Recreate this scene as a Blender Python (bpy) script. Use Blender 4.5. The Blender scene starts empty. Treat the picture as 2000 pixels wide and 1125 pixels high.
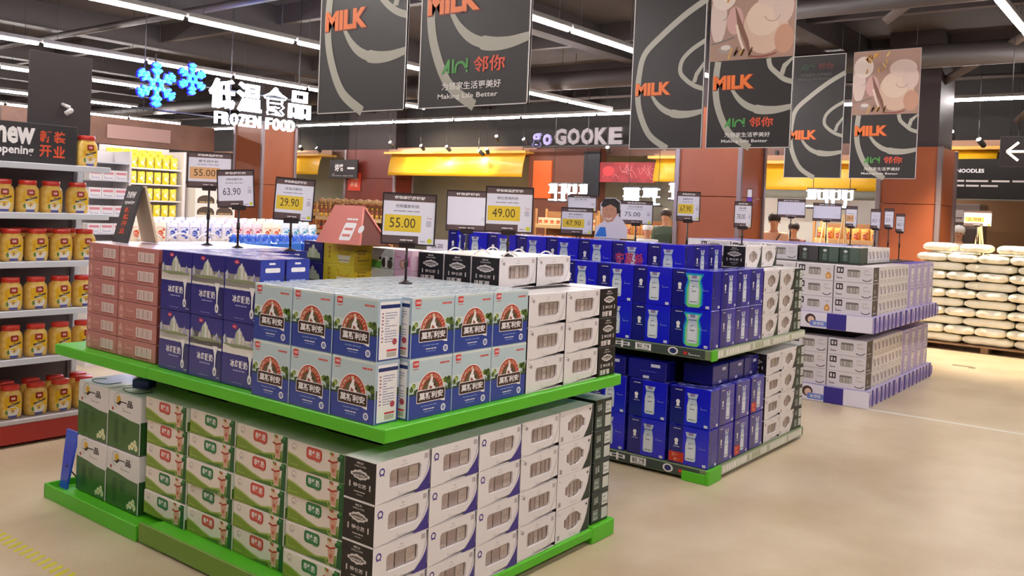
import bpy, math, random
from mathutils import Vector, Matrix
from mathutils.geometry import tessellate_polygon
random.seed(7)
PI = math.pi
S = bpy.context.scene
COL = S.collection
# ------------------------------------------------------------------ camera
cam_d = bpy.data.cameras.new('camera'); cam = bpy.data.objects.new('camera', cam_d); COL.objects.link(cam)
cam_d.sensor_width = 36; cam_d.lens = 36 * 1733 / 2000; cam_d.shift_y = -(562.5 - 440) / 2000
cam_d.clip_start = .05; cam_d.clip_end = 200
yaw, pitch, roll = [math.radians(a) for a in (37.67, 1.0, 2.37)]
fw = Vector((math.cos(yaw) * math.cos(pitch), math.sin(yaw) * math.cos(pitch), -math.sin(pitch)))
rt = fw.cross(Vector((0, 0, 1))).normalized(); up = rt.cross(fw)
rt, up = rt * math.cos(roll) + up * math.sin(roll), up * math.cos(roll) - rt * math.sin(roll)
M = Matrix((rt, up, -fw)).transposed().to_4x4(); M.translation = Vector((0, 0, 1.6))
cam.matrix_world = M
S.camera = cam
# ------------------------------------------------------------------ world, exposure
W = bpy.data.worlds.new('world'); S.world = W; W.use_nodes = True
W.node_tree.nodes['Background'].inputs[0].default_value = (.62, .6, .66, 1)
W.node_tree.nodes['Background'].inputs[1].default_value = .25
S.view_settings.view_transform = 'Standard'; S.view_settings.look = 'None'
S.view_settings.exposure = 1.3; S.view_settings.gamma = 1; S.view_settings.use_curve_mapping = False
TUBE = 32.0          # brightness of the ceiling tubes

def lamp(kind, name, loc, energy, color, target=None, size=.1, spot=70, blend=.6):
    d = bpy.data.lights.new(name, kind); d.energy = energy; d.color = color
    if kind == 'SPOT': d.spot_size = math.radians(spot); d.spot_blend = blend; d.shadow_soft_size = size
    elif kind == 'AREA': d.size = size
    else: d.shadow_soft_size = size
    o = bpy.data.objects.new(name, d); COL.objects.link(o); o.location = loc
    if target: o.rotation_euler = (Vector(target) - Vector(loc)).to_track_quat('-Z', 'Y').to_euler()
    return o
# ------------------------------------------------------------------ materials
def lin(c): return c / 12.92 if c <= .04045 else ((c + .055) / 1.055) ** 2.4
def rgb(h):
    if isinstance(h, str): h = h.lstrip('#'); h = [int(h[i:i + 2], 16) for i in (0, 2, 4)]
    return tuple(lin(c / 255) for c in h) + (1,)
MC = {}
def mt(h, rough=.45, metal=0, emit=0, coat=0, name=None, trans=0, alpha=1):
    k = (h, rough, metal, emit, coat, trans, alpha)
    if k in MC: return MC[k]
    m = bpy.data.materials.new(name or 'paint_' + str(h).strip('#')); m.use_nodes = True
    b = m.node_tree.nodes['Principled BSDF']
    b.inputs['Base Color'].default_value = rgb(h); b.inputs['Roughness'].default_value = rough
    b.inputs['Metallic'].default_value = metal
    if emit:
        b.inputs['Emission Color'].default_value = rgb(h); b.inputs['Emission Strength'].default_value = emit
    if coat: b.inputs['Coat Weight'].default_value = coat; b.inputs['Coat Roughness'].default_value = .12
    if trans: b.inputs['Transmission Weight'].default_value = trans
    if alpha < 1: b.inputs['Alpha'].default_value = alpha
    MC[k] = m
    return m
def noisy(name, h1, h2, scale=5, rough=.5, bump=0, detail=6, lo=.35, hi=.65, stretch=(1, 1, 1), rough2=None, bscale=None):
    m = bpy.data.materials.new(name); m.use_nodes = True; nt = m.node_tree; b = nt.nodes['Principled BSDF']
    tc = nt.nodes.new('ShaderNodeTexCoord'); mp = nt.nodes.new('ShaderNodeMapping'); mp.inputs['Scale'].default_value = stretch
    nz = nt.nodes.new('ShaderNodeTexNoise'); nz.inputs['Scale'].default_value = scale; nz.inputs['Detail'].default_value = detail
    cr = nt.nodes.new('ShaderNodeValToRGB'); cr.color_ramp.elements[0].position = lo; cr.color_ramp.elements[1].position = hi
    cr.color_ramp.elements[0].color = rgb(h1); cr.color_ramp.elements[1].color = rgb(h2)
    L = nt.links.new
    L(tc.outputs['Object'], mp.inputs[0]); L(mp.outputs[0], nz.inputs['Vector']); L(nz.outputs[0], cr.inputs[0]); L(cr.outputs[0], b.inputs['Base Color'])
    b.inputs['Roughness'].default_value = rough
    if bump:
        n2 = nt.nodes.new('ShaderNodeTexNoise'); n2.inputs['Scale'].default_value = bscale or scale * 4
        L(mp.outputs[0], n2.inputs['Vector'])
        bp = nt.nodes.new('ShaderNodeBump'); bp.inputs['Strength'].default_value = bump; bp.inputs['Distance'].default_value = .02
        L(n2.outputs[0], bp.inputs['Height']); L(bp.outputs[0], b.inputs['Normal'])
    return m
GR = '#58c020'
white = mt('#e9e3e3', .4, coat=.3); offw = mt('#dcd2ce', .45); black = mt('#1b1718', .4); blk2 = mt('#2a2325', .5)
darkm = mt('#1c1a1a', .5); steel = mt('#b9bcc4', .35, .3); shelfm = mt('#d6d8e2', .35); green = mt(GR, .4, name='green_plastic')
green2 = mt('#6f9430', .45, name='olive_plastic'); cardm = mt('#e7e3ee', .4)
filmtop = noisy('stretch_film_pale', '#b4c8d2', '#f6f8fa', 22, .12, .6, stretch=(1, 3, 1), lo=.4, hi=.58)  # pale streaks put the film's reflections into the colour
filmblue = noisy('stretch_film_blue', '#3a38a8', '#e6e2f6', 20, .1, .6, stretch=(1, 3, 1), lo=.42, hi=.62)  # white highlights on the wrap painted as streaks
filmdeep = noisy('stretch_film_deep', '#1a1aa8', '#b8bcf6', 18, .1, .6, stretch=(1, 3, 1), lo=.47, hi=.68)  # light streaks again paint the highlights of the wrap
# ------------------------------------------------------------------ mesh builder
class MB:
    def __init__(s): s.v = []; s.f = []; s.m = []; s.sm = []; s.mats = []
    def mi(s, m):
        if m not in s.mats: s.mats.append(m)
        return s.mats.index(m)
    def add(s, vs, fs, m, smooth=False):
        o = len(s.v); s.v += [tuple(v) for v in vs]; k = s.mi(m)
        for f in fs: s.f.append([i + o for i in f]); s.m.append(k); s.sm.append(smooth)
    def box(s, x0, y0, z0, x1, y1, z1, m, c=0, fm=None):
        lo = (x0, y0, z0); hi = (x1, y1, z1); cen = Vector([(a + b) / 2 for a, b in zip(lo, hi)])
        if not c:
            vs = [Vector((hi[0] if i & 1 else lo[0], hi[1] if i & 2 else lo[1], hi[2] if i & 4 else lo[2])) for i in range(8)]
            fs = {'-z': (0, 2, 3, 1), '+z': (4, 5, 7, 6), '-y': (0, 1, 5, 4), '+y': (2, 6, 7, 3), '-x': (0, 4, 6, 2), '+x': (1, 3, 7, 5)}
            for k, f in fs.items(): s.add([vs[i] for i in f], [(0, 1, 2, 3)], (fm or {}).get(k, m))
            return s
        def P(sg, ax): return Vector([(hi[i] if sg[i] > 0 else lo[i]) - (0 if i == ax else sg[i] * c) for i in range(3)])
        def face(pts, mm):
            n = (pts[1] - pts[0]).cross(pts[2] - pts[0]); ce = sum(pts, Vector()) / len(pts)
            if n.dot(ce - cen) < 0: pts = pts[::-1]
            s.add(pts, [tuple(range(len(pts)))], mm)
        for ax in range(3):
            b_, c_ = [i for i in range(3) if i != ax]
            for sg in (-1, 1):
                q = []
                for (p, r) in ((-1, -1), (1, -1), (1, 1), (-1, 1)):
                    g = [0, 0, 0]; g[ax] = sg; g[b_] = p; g[c_] = r; q.append(P(g, ax))
                face(q, (fm or {}).get(('-' if sg < 0 else '+') + 'xyz'[ax], m))
            for p in (-1, 1):
                for r in (-1, 1):
                    q = []
                    for t, a2 in ((-1, b_), (-1, c_), (1, c_), (1, b_)):
                        g = [0, 0, 0]; g[ax] = t; g[b_] = p; g[c_] = r; q.append(P(g, a2))
                    face(q, m)
        for i in range(8):
            g = [1 if i & 1 else -1, 1 if i & 2 else -1, 1 if i & 4 else -1]
            face([P(g, 0), P(g, 1), P(g, 2)], m)
        return s
    def tube(s, pts, r, m, n=8, closed=False):
        pts = [Vector(p) for p in pts]; k = len(pts); vs = []; fs = []
        for i, p in enumerate(pts):
            a = pts[i - 1] if (i or closed) else p; b = pts[(i + 1) % k] if (i < k - 1 or closed) else p
            d = (b - a).normalized(); u = d.orthogonal().normalized() if abs(d.z) > .95 else d.cross(Vector((0, 0, 1))).normalized(); w = d.cross(u)
            rr = r[i] if isinstance(r, (list, tuple)) else r
            for j in range(n):
                t = 2 * PI * j / n; vs.append(p + (u * math.cos(t) + w * math.sin(t)) * rr)
        for i in range(k if closed else k - 1):
            for j in range(n):
                i2 = (i + 1) % k
                fs.append((i * n + j, i * n + (j + 1) % n, i2 * n + (j + 1) % n, i2 * n + j))
        if not closed: fs += [tuple(range(n))[::-1], tuple(range((k - 1) * n, k * n))]
        s.add(vs, fs, m, True); return s
    def rev(s, prof, m, n=20, cx=0, cy=0, sx=1, sy=1, ex=2, z0=0):
        vs = []; fs = []
        for (r, z) in prof:
            for j in range(n):
                t = 2 * PI * j / n; c, q = math.cos(t), math.sin(t)
                vs.append((cx + sx * r * math.copysign(abs(c) ** (2 / ex), c), cy + sy * r * math.copysign(abs(q) ** (2 / ex), q), z0 + z))
        for i in range(len(prof) - 1):
            for j in range(n): fs.append((i * n + j, i * n + (j + 1) % n, (i + 1) * n + (j + 1) % n, (i + 1) * n + j))
        if prof[0][0] > 1e-5: fs.append(tuple(range(n))[::-1])
        if prof[-1][0] > 1e-5: fs.append(tuple(range((len(prof) - 1) * n, len(prof) * n)))
        s.add(vs, fs, m, True); return s
    def prism(s, pts2, fn, d, m):
        """extrude polygon pts2 (2-d) mapped by fn(u,v,w) from w=0 to w=d"""
        n = len(pts2); a = [fn(u, v, 0) for u, v in pts2]; b = [fn(u, v, d) for u, v in pts2]
        T = tessellate_polygon([[Vector((u, v, 0)) for u, v in pts2]])
        s.add(a + b, [tuple(t) for t in T] + [tuple(i + n for i in t[::-1]) for t in T] + [(i, (i + 1) % n, (i + 1) % n + n, i + n) for i in range(n)], m)
        return s
    def mesh(s, name):
        me = bpy.data.meshes.new(name); me.from_pydata(s.v, [], s.f); me.polygons.foreach_set('material_index', s.m)
        me.polygons.foreach_set('use_smooth', s.sm)
        for m in s.mats: me.materials.append(m)
        me.update(); return me
    def obj(s, name, parent=None, loc=(0, 0, 0), rz=0):
        o = bpy.data.objects.new(name, s.mesh(name)); COL.objects.link(o); o.location = loc; o.rotation_euler = (0, 0, rz)
        if parent: o.parent = parent
        return o
def tag(o, label, cat, group=None, kind=None):
    o['label'] = label; o['category'] = cat
    if group: o['group'] = group
    if kind: o['kind'] = kind
    return o
def struct(o): o['kind'] = 'structure'; return o
def thing(name, loc, label, cat, group=None, rz=0):
    o = bpy.data.objects.new(name, None); COL.objects.link(o); o.location = loc; o.rotation_euler = (0, 0, rz); o.empty_display_size = .1
    return tag(o, label, cat, group)
KIDS = {}
def dup(o, loc, rz, label, group=None, tilt=0):
    r = o.copy(); COL.objects.link(r); r.location = loc; r.rotation_euler = (0, tilt, rz); r['label'] = label
    if group: r['group'] = group
    for c in kids(o):
        d = c.copy(); COL.objects.link(d); d.parent = r; d.matrix_parent_inverse = Matrix()
        for g in kids(c):
            e = g.copy(); COL.objects.link(e); e.parent = d; e.matrix_parent_inverse = Matrix()
    return r
def kids(o):
    if o.name not in KIDS: KIDS[o.name] = [c for c in COL.objects if c.parent == o]
    return KIDS[o.name]
# ------------------------------------------------------------------ text shapes
TC = {}
def textgeo(t, bold=0, ext=0, res=2):
    k = (t, bold, ext)
    if k in TC: return TC[k]
    c = bpy.data.curves.new('t', 'FONT'); c.body = t; c.size = 1; c.offset = bold; c.resolution_u = res; c.extrude = ext; c.fill_mode = 'BOTH'
    o = bpy.data.objects.new('t', c); COL.objects.link(o); dg = bpy.context.evaluated_depsgraph_get(); dg.update()
    e = o.evaluated_get(dg); me = e.to_mesh()
    v = [tuple(p.co) for p in me.vertices]; f = [tuple(p.vertices) for p in me.polygons]
    e.to_mesh_clear(); bpy.data.objects.remove(o); bpy.data.curves.remove(c)
    if v:
        x0 = min(p[0] for p in v); x1 = max(p[0] for p in v); y0 = min(p[1] for p in v); y1 = max(p[1] for p in v)
        v = [((p[0] - x0), (p[1] - y0), p[2]) for p in v]; TC[k] = (v, f, x1 - x0, y1 - y0)
    else: TC[k] = ([], [], 1, 1)
    return TC[k]
class Cv:
    """flat print area on a surface: fractions of width and height, layers step outwards"""
    def __init__(s, mb, o, u, v, n, w, h, st=.0002, warp=None):
        s.mb = mb; s.o = Vector(o); s.u = Vector(u); s.v = Vector(v); s.n = Vector(n); s.w = w; s.h = h; s.st = st; s.warp = warp; s.n0 = 0
    def P(s, x, y, k):
        k = k + s.n0 * .02
        if s.warp: return s.warp(x * s.w, y * s.h, k * s.st)
        return s.o + s.u * (x * s.w) + s.v * (y * s.h) + s.n * (k * s.st)
    def poly(s, pts, m, k=1):
        s.n0 = (s.n0 + 1) % 45
        T = tessellate_polygon([[Vector((p[0] * s.w, p[1] * s.h, 0)) for p in pts]])
        s.mb.add([s.P(p[0], p[1], k) for p in pts], [tuple(t) for t in T], m)
    def rect(s, x0, y0, x1, y1, m, k=1): s.mb.add([s.P(x0, y0, k), s.P(x1, y0, k), s.P(x1, y1, k), s.P(x0, y1, k)], [(0, 1, 2, 3)], m)
    def rr(s, x0, y0, x1, y1, m, k=1, r=.1): s.poly(rrect(x0, y0, x1, y1, r, r * s.w / s.h), m, k)
    def ell(s, cx, cy, rx, m, k=1, ry=None, n=16, a0=0, a1=360):
        ry = ry if ry is not None else rx * s.w / s.h
        s.poly([(cx + rx * math.cos(math.radians(a0 + (a1 - a0) * i / n)), cy + ry * math.sin(math.radians(a0 + (a1 - a0) * i / n))) for i in range(n + (0 if a1 - a0 >= 360 else 1))], m, k)
    def ring(s, cx, cy, r0, r1, m, k=1, a0=0, a1=360, n=20):
        q = s.w / s.h
        for i in range(n):
            A = [math.radians(a0 + (a1 - a0) * (i + j) / n) for j in (0, 1)]
            s.mb.add([s.P(cx + r * math.cos(a), cy + r * q * math.sin(a), k) for r, a in ((r0, A[0]), (r1, A[0]), (r1, A[1]), (r0, A[1]))], [(0, 1, 2, 3)], m)
    def band(s, pts, ws, m, k=1):
        """ribbon through pts (fractions), widths ws in fractions of width"""
        P = [Vector((p[0] * s.w, p[1] * s.h)) for p in pts]; L = []; R = []
        for i, p in enumerate(P):
            d = (P[min(i + 1, len(P) - 1)] - P[max(i - 1, 0)]).normalized(); nn = Vector((-d.y, d.x)); w = (ws[i] if isinstance(ws, (list, tuple)) else ws) * s.w / 2
            L.append(p + nn * w); R.append(p - nn * w)
        for i in range(len(P) - 1):
            s.mb.add([s.P(q.x / s.w, q.y / s.h, k) for q in (L[i], R[i], R[i + 1], L[i + 1])], [(0, 1, 2, 3)], m)
    def text(s, t, cx, cy, h, m, k=2, w=None, bold=0.01, rot=0):
        v, f, tw, th = textgeo(t, bold)
        if not v: return
        H = h * s.h; sy = H / th; sx = (w * s.w / tw) if w else sy; W_ = tw * sx; c_, s_ = math.cos(rot), math.sin(rot); pts = []
        for p in v:
            a = p[0] * sx - W_ / 2; b = p[1] * sy - H / 2; a, b = a * c_ - b * s_, a * s_ + b * c_
            pts.append(s.P(cx + a / s.w, cy + b / s.h, k))
        s.mb.add(pts, f, m)
    def lines(s, x0, x1, y0, y1, n, m, k=2, fill=.45, seed=1):
        R = random.Random(seed); hh = (y1 - y0) / n
        for i in range(n):
            x = x0
            while x < x1 - .01:
                l = min((x1 - x), (x1 - x0) * R.uniform(.12, .4)); s.rect(x, y0 + i * hh, x + l * .86, y0 + i * hh + hh * fill, m, k); x += l
                if R.random() < .12: break
def rrect(x0, y0, x1, y1, rx, ry, n=4):
    p = []
    for cx, cy, a in ((x1 - rx, y0 + ry, -90), (x1 - rx, y1 - ry, 0), (x0 + rx, y1 - ry, 90), (x0 + rx, y0 + ry, 180)):
        for i in range(n + 1): t = math.radians(a + 90 * i / n); p.append((cx + rx * math.cos(t), cy + ry * math.sin(t)))
    return p
def spline(P, n=8):
    out = []
    for i in range(len(P) - 1):
        p0 = P[max(i - 1, 0)]; p1 = P[i]; p2 = P[i + 1]; p3 = P[min(i + 2, len(P) - 1)]
        for j in range(n):
            t = j / n; out.append(tuple(.5 * (2 * b + (c - a) * t + (2 * a - 5 * b + 4 * c - d) * t * t + (3 * b - a - 3 * c + d) * t ** 3) for a, b, c, d in zip(p0, p1, p2, p3)))
    return out + [tuple(P[-1])]
def cF(mb, W_, D, H, z=0): return Cv(mb, (-W_ / 2, -D / 2, z), (1, 0, 0), (0, 0, 1), (0, -1, 0), W_, H)
def cR(mb, W_, D, H): return Cv(mb, (W_ / 2, -D / 2, 0), (0, 1, 0), (0, 0, 1), (1, 0, 0), D, H)
def cL(mb, W_, D, H): return Cv(mb, (-W_ / 2, D / 2, 0), (0, -1, 0), (0, 0, 1), (-1, 0, 0), D, H)
def cvR(mb, x0, y, z0, w, h, st=.0006): return Cv(mb, (x0, y, z0), (1, 0, 0), (0, 0, 1), (0, -1, 0), w, h, st)      # faces -Y
def cvL(mb, x, y0, z0, w, h, st=.0006): return Cv(mb, (x, y0, z0), (0, -1, 0), (0, 0, 1), (-1, 0, 0), w, h, st)     # faces -X
ORD = ['first', 'second', 'third', 'fourth', 'fifth', 'sixth', 'seventh', 'eighth', 'ninth', 'tenth', 'eleventh', 'twelfth', 'thirteenth', 'fourteenth', 'fifteenth', 'sixteenth', 'seventeenth', 'eighteenth', 'nineteenth', 'twentieth']
def tier(i, n): return 'bottom row' if i == 0 else ('top row' if i == n - 1 else ORD[i] + ' row')
USED = {}
class Proto:
    """a kind of thing: builds once, later calls copy"""
    def __init__(s, W_, D, H, build): s.W = W_; s.D = D; s.H = H; s.build = build; s.o = None
    def at(s, x, y, z, rz, label, group, jit=.22):
        rz += math.radians(random.uniform(-jit, jit))
        if s.o is None:
            s.o = s.build(label); s.o.location = (x, y, z); s.o.rotation_euler = (0, 0, rz); s.o['group'] = group; return s.o
        return dup(s.o, (x, y, z), rz, label, group)
    def R(s, x0, yf, z, label, group, **k): return s.at(x0 + s.W / 2, yf + s.D / 2, z, 0, label, group, **k)       # front to -Y
    def L(s, xf, y0, z, label, group, **k): return s.at(xf + s.D / 2, y0 + s.W / 2, z, -PI / 2, label, group, **k)  # front to -X
# ================================================================== THE SETTING
floor_m = noisy('polished_concrete', '#c3ae8c', '#dccaac', 1.6, .3, .08, 9, .3, .7, bscale=60)
b = floor_m.node_tree.nodes['Principled BSDF']; b.inputs['Specular IOR Level'].default_value = .45
mb = MB(); mb.box(-7, -7, -.05, 20, 33, 0, floor_m); struct(mb.obj('floor'))
ceil_m = noisy('dark_soffit_paint', '#2e2726', '#413836', .8, .8, .1, 5, .3, .7, stretch=(1, 1, 1))
mb = MB(); mb.box(-7, -7, 4.5, 20, 33, 4.6, ceil_m); struct(mb.obj('ceiling'))
wall_m = noisy('grey_green_wall', '#a4a493', '#b8b8a6', .6, .7)
mb = MB(); mb.box(19, -7, 0, 19.2, 33, 4.5, wall_m); struct(mb.obj('wall_back'))
wl = mt('#6f645f', .7)
for nm, a in (('wall_left', (-7, 32.8, 0, 20, 33, 4.5)), ('wall_front', (-7.2, -7, 0, -7, 33, 4.5)), ('wall_right', (-7, -7.2, 0, 20, -7, 4.5))):
    mb = MB(); mb.box(*a, wl); struct(mb.obj(nm))
beam_m = mt('#2f2827', .6); duct_m = mt('#403836', .55); brace_m = mt('#594d47', .55)
n = 0
for y in (0, 4.2, 7.4, 11.0, 14.2, 18, 21.5, 25):                     # beams along X
    n += 1; mb = MB(); mb.box(-7, y, 4.12, 20, y + .16, 4.5, beam_m); mb.box(-7, y - .05, 4.1, 20, y + .21, 4.12, beam_m); struct(mb.obj('trim_%d' % n))
for x in (-2, 1.5, 5, 8.3, 11.6, 14.5):                              # beams along Y
    n += 1; mb = MB(); mb.box(x, -7, 4.22, x + .12, 33, 4.5, duct_m); struct(mb.obj('trim_%d' % n))
for x, y0, y1, r, z in ((9.9, -3, 4.6, .11, 4.0), (13.0, -3, 30, .16, 3.92), (6.6, -3, 30, .05, 4.02), (3.2, 2, 30, .09, 4.0), (15.9, -3, 30, .04, 4.05)):  # ducts and pipes
    mb = MB(); mb.tube([(x, y0, z), (x, y1, z)], r, duct_m, 14); o = mb.obj('ceiling_pipe'); struct(o); n += 1; o.name = 'trim_%d' % n
for a, b_ in (((7.5, .4, 4.45), (10.6, 2.9, 3.95)), ((10.6, .2, 4.4), (14.5, 3.2, 3.75)), ((8.6, 1.9, 4.4), (13.2, 1.2, 4.1)), ((12.8, .6, 4.4), (16.5, 2.4, 3.4))):
    mb = MB(); mb.tube([a, b_], .07, brace_m, 4); n += 1; struct(mb.obj('trim_%d' % n))
mb = MB(); mb.box(9.2, 2.2, 4.2, 10.4, 2.8, 4.22, mt('#8a7f78', .5)); mb.box(12.2, 1.3, 4.15, 13.3, 1.8, 4.17, mt('#8a7f78', .5)); n += 1; struct(mb.obj('trim_%d' % n))
# floor marks
mb = MB(); mb.box(7.97, -3, 0.0005, 8.03, 2.2, .0012, mt('#e8e2d6', .4)); n += 1; struct(mb.obj('trim_%d' % n))
mb = MB(); mb.box(11.36, 1.98, 0.0003, 11.43, 2.2, .003, mt('#8b7c66', .6)); mb.box(11.3, 1.95, 0.0003, 11.38, 2.02, .003, mt('#8b7c66', .6)); n += 1; struct(mb.obj('trim_%d' % n))
mb = MB(); ty = mt('#d6cc2c', .5)
for i in range(60):
    y = 1.2 + i * .055; mb.add([(1.775, y, .001), (1.845, y + .03, .001), (1.845, y + .055, .001), (1.775, y + .025, .001)], [(0, 1, 2, 3)], ty)
tag(mb.obj('floor_tape'), 'yellow hatched marking tape stuck on the bare floor at lower left', 'floor tape')
# ------------------------------------------------------------------ ceiling tube lights
tube_m = mt('#fff7f4', .4, emit=TUBE); hous_m = mt('#8a8684', .4); hous_d = mt('#2c2a2b', .5)
def fixture(L):
    def build(label):
        t = thing('ceiling_light', (0, 0, 0), label, 'ceiling light')
        a = MB(); a.box(-L / 2, -.035, .02, L / 2, .035, .075, hous_m, .006); a.obj('housing', t)
        a = MB(); a.tube([(-L / 2 + .03, 0, 0), (L / 2 - .03, 0, 0)], .026, tube_m, 10); a.obj('light_tube', t)
        for x in (-L / 2 + .2, L / 2 - .2): a = MB(); a.tube([(x, 0, .07), (x, 0, .901)], .004, hous_d, 5); a.obj('suspension_wire', t)
        return t
    return Proto(L, .07, .1, build)
fx = fixture(1.5); fy = fixture(1.9)
def lrow(y, x0, x1, rowname):
    k = 0; x = x0
    while x < x1 - .2:
        fx.at(x + .75, y, 3.6, 0, 'white tube light, %s piece from the left of the %s' % (ORD[k] if k < 20 else 'last', rowname), 'tubes of the ' + rowname, jit=0); x += 1.53; k += 1
lrow(-2.0, -3, 9, 'added unseen row on the right'); lrow(1.46, -2.1, 13.0, 'row at the right edge'); lrow(5.55, -2.6, 13.4, 'row above the front display')  # outermost row and near left pieces, out of view, added to light front faces
lrow(9.1, -2.0, 13.7, 'row over the snowflake sign'); lrow(12.62, 2.6, 12.2, 'second row beyond the snowflake sign'); lrow(15.67, 3.3, 8.5, 'third row beyond the snowflake sign')
lrow(19.45, 4.8, 11, 'fourth row beyond the snowflake sign'); lrow(22.4, 6.2, 13.2, 'fifth row beyond the snowflake sign'); lrow(25.8, 8.8, 13.2, 'farthest row')
k = 0
for y0, y1 in ((2.0, 9.4), (9.7, 18.2), (21, 29)):
    y = y0
    while y < y1:
        fy.at(15.2, y + .95, 3.6, PI / 2, 'thin white tube light, %s piece from the right of the far cross row' % ORD[min(k, 19)], 'tubes of the far cross row', jit=0); y += 1.93; k += 1
# ------------------------------------------------------------------ columns
clad = noisy('orange_brown_panel', '#96502f', '#a65d3a', .9, .4, 0); trimc = mt('#8d7f84', .35, .4)
def column(x, y, w, d, h, label, seam=(1.05, 1.93), m=clad, top=4.5):
    t = thing('column', (x, y, 0), label, 'column', 'clad columns')
    a = MB(); z = 0
    for q in list(seam) + [h]:
        a.box(.004, .004, z + .004, w - .004, d - .004, q - .004, m, .004); z = q
    a.obj('cladding_panel', t)
    a = MB()
    for (i, j) in ((0, 0), (w, 0), (0, d), (w, d)): a.box(i - .035, j - .035, 0, i + .035, j + .035, h, trimc, .008)
    a.obj('corner_trim', t)
    a = MB(); a.box(.05, .05, h, w - .05, d - .05, top, mt('#3a3030', .6)); a.obj('upper_shaft', t)
column(11.9, 16.1, .88, 1.0, 3.3, 'orange clad column below the white illuminated lettering')
column(12.2, 5.28, .87, 1.0, 3.25, 'orange clad column behind the blue boxes of the middle display', seam=(1.0, 1.92), top=4.5)
column(14.0, 3.0, 1.0, .84, 2.78, 'orange clad column behind the white sacks')
redm = noisy('dark_red_panel', '#6d2f25', '#84392b', .6, .4)
column(16.9, 17.1, .7, 1.95, 3.1, 'dark red clad column left of the long yellow canopy', m=redm, seam=(1.2, 2.3))
# ================================================================== PRODUCTS (each kind built once)
def textlines(c, x0, x1, y0, y1, n, m, seed=1): c.lines(x0, x1, y0, y1, n, m, 2, .45, seed)
# --- yogurt box with red arch
sky = mt('#bcd0d6', .32, coat=.4, name='pale_sky_print'); sky2 = mt('#d6e0dc', .32, coat=.4); navy = mt('#23409a', .32, coat=.4); navy2 = mt('#1b2c6e', .32, coat=.4)
bush = mt('#55702a', .4); bush2 = mt('#2f4422', .4); bush3 = mt('#9cae50', .4); redl = mt('#d6322e', .4); archr = mt('#bb3c2a', .4); pw = mt('#f2eeee', .4); lb = mt('#7f97cc', .4)
brn = mt('#4a2c24', .4); archd = mt('#3a2420', .4); cream = mt('#dcc9a8', .4)
def b_arch(label):
    W_, D, H = .2365, .12, .2275; a = MB(); a.box(-W_ / 2, -D / 2, 0, W_ / 2, D / 2, H, sky, .002, {'+z': filmtop, '-x': mt('#a9bed0', .3), '+x': mt('#a9bed0', .3)})
    c = cF(a, W_, D, H); R = random.Random(3)
    c.rect(.008, .5, .992, .62, sky2, 1); c.rect(.008, .01, .992, .4, navy, 3)
    for i in range(60):
        x = R.uniform(.02, .98); e = abs(x - .5); y = .42 + R.uniform(0, .2) * (.45 + e); r_ = R.uniform(.03, .06)
        c.ell(min(max(x, r_ + .01), .99 - r_), y, r_, R.choice((bush, bush, bush2, bush3)), 2, n=8)
    c.rect(.008, .36, .992, .43, bush2, 2)
    c.poly([(.008, .4), (.992, .4), (.992, .36), (.5, .32), (.008, .36)], navy, 3)
    c.rr(.07, .86, .2, .965, redl, 4, .015); c.text('光明', .135, .912, .05, pw, 5, w=.1, bold=.02)
    textlines(c, .7, .93, .86, .93, 1, mt('#d65a52', .4)); c.lines(.08, .2, .82, .845, 1, redl, 2)
    c.ell(.5, .44, .305, pw, 4, a0=0, a1=180, n=24); c.ell(.5, .44, .29, archr, 5, a0=0, a1=180, n=24); c.ell(.5, .44, .19, bush2, 6, a0=0, a1=180, n=18)
    c.ell(.5, .44, .178, mt('#6a5a3a', .5), 7, a0=0, a1=180, n=18)
    for i, ch in enumerate('MOMCHILOVTSI'):
        t = math.radians(168 - i * 14.2); q = W_ / H; c.text(ch, .5 + .24 * math.cos(t), .44 + .24 * q * math.sin(t), .06, cream, 8, bold=.01, rot=t - PI / 2)
    c.poly([(.42, .46), (.44, .56), (.47, .6), (.5, .7), (.54, .66), (.53, .58), (.58, .53), (.6, .46)], pw, 8)
    c.ell(.5, .69, .028, cream, 9); c.ell(.585, .53, .03, brn, 9); c.poly([(.45, .46), (.47, .53), (.52, .5), (.53, .46)], mt('#9a4a34', .5), 9)
    c.rr(.17, .255, .84, .47, pw, 9, .025); c.rr(.182, .267, .828, .458, archd, 10, .02); c.poly([(.70, .26), (.84, .26), (.84, .225), (.79, .23)], pw, 9)
    c.text('莫斯利安', .505, .362, .125, pw, 11, w=.56, bold=.03)
    c.lines(.28, .66, .19, .225, 1, lb, 4); c.lines(.34, .6, .13, .165, 1, pw, 4); c.lines(.36, .58, .09, .12, 1, lb, 4)
    c.ring(.81, .115, .035, .058, pw, 4, n=14); c.ell(.81, .115, .027, lb, 4, n=10)
    c.rect(.008, .955, .992, .992, sky2, 1)
    for c in (cR(a, W_, D, H), cL(a, W_, D, H)):
        c.rect(.02, .01, .98, .42, navy, 1); c.rect(.02, .42, .98, .55, bush2, 1); c.rect(.08, .03, .9, .95, pw, 2); c.rr(.1, .84, .92, .9, navy2, 3, .03)
        c.lines(.3, .8, .3, .8, 12, mt('#8c93b4', .5), 3, .35, 5); c.lines(.16, .24, .3, .8, 9, mt('#a0657a', .5), 3, .5, 8); c.ell(.72, .3, .1, mt('#b4485a', .5), 3); c.rect(.4, .06, .8, .14, mt('#bcb6ac', .5), 3)
        c.rect(.4, .15, .82, .18, redl, 3)
    for x in (-.07, .06): a.box(x, -.02, H, x + .014, -.014, H + .0006, navy2)
    return tag(a.obj('yogurt_box'), label, 'drink box')
ARCH = Proto(.239, .122, .2275, b_arch)
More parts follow.
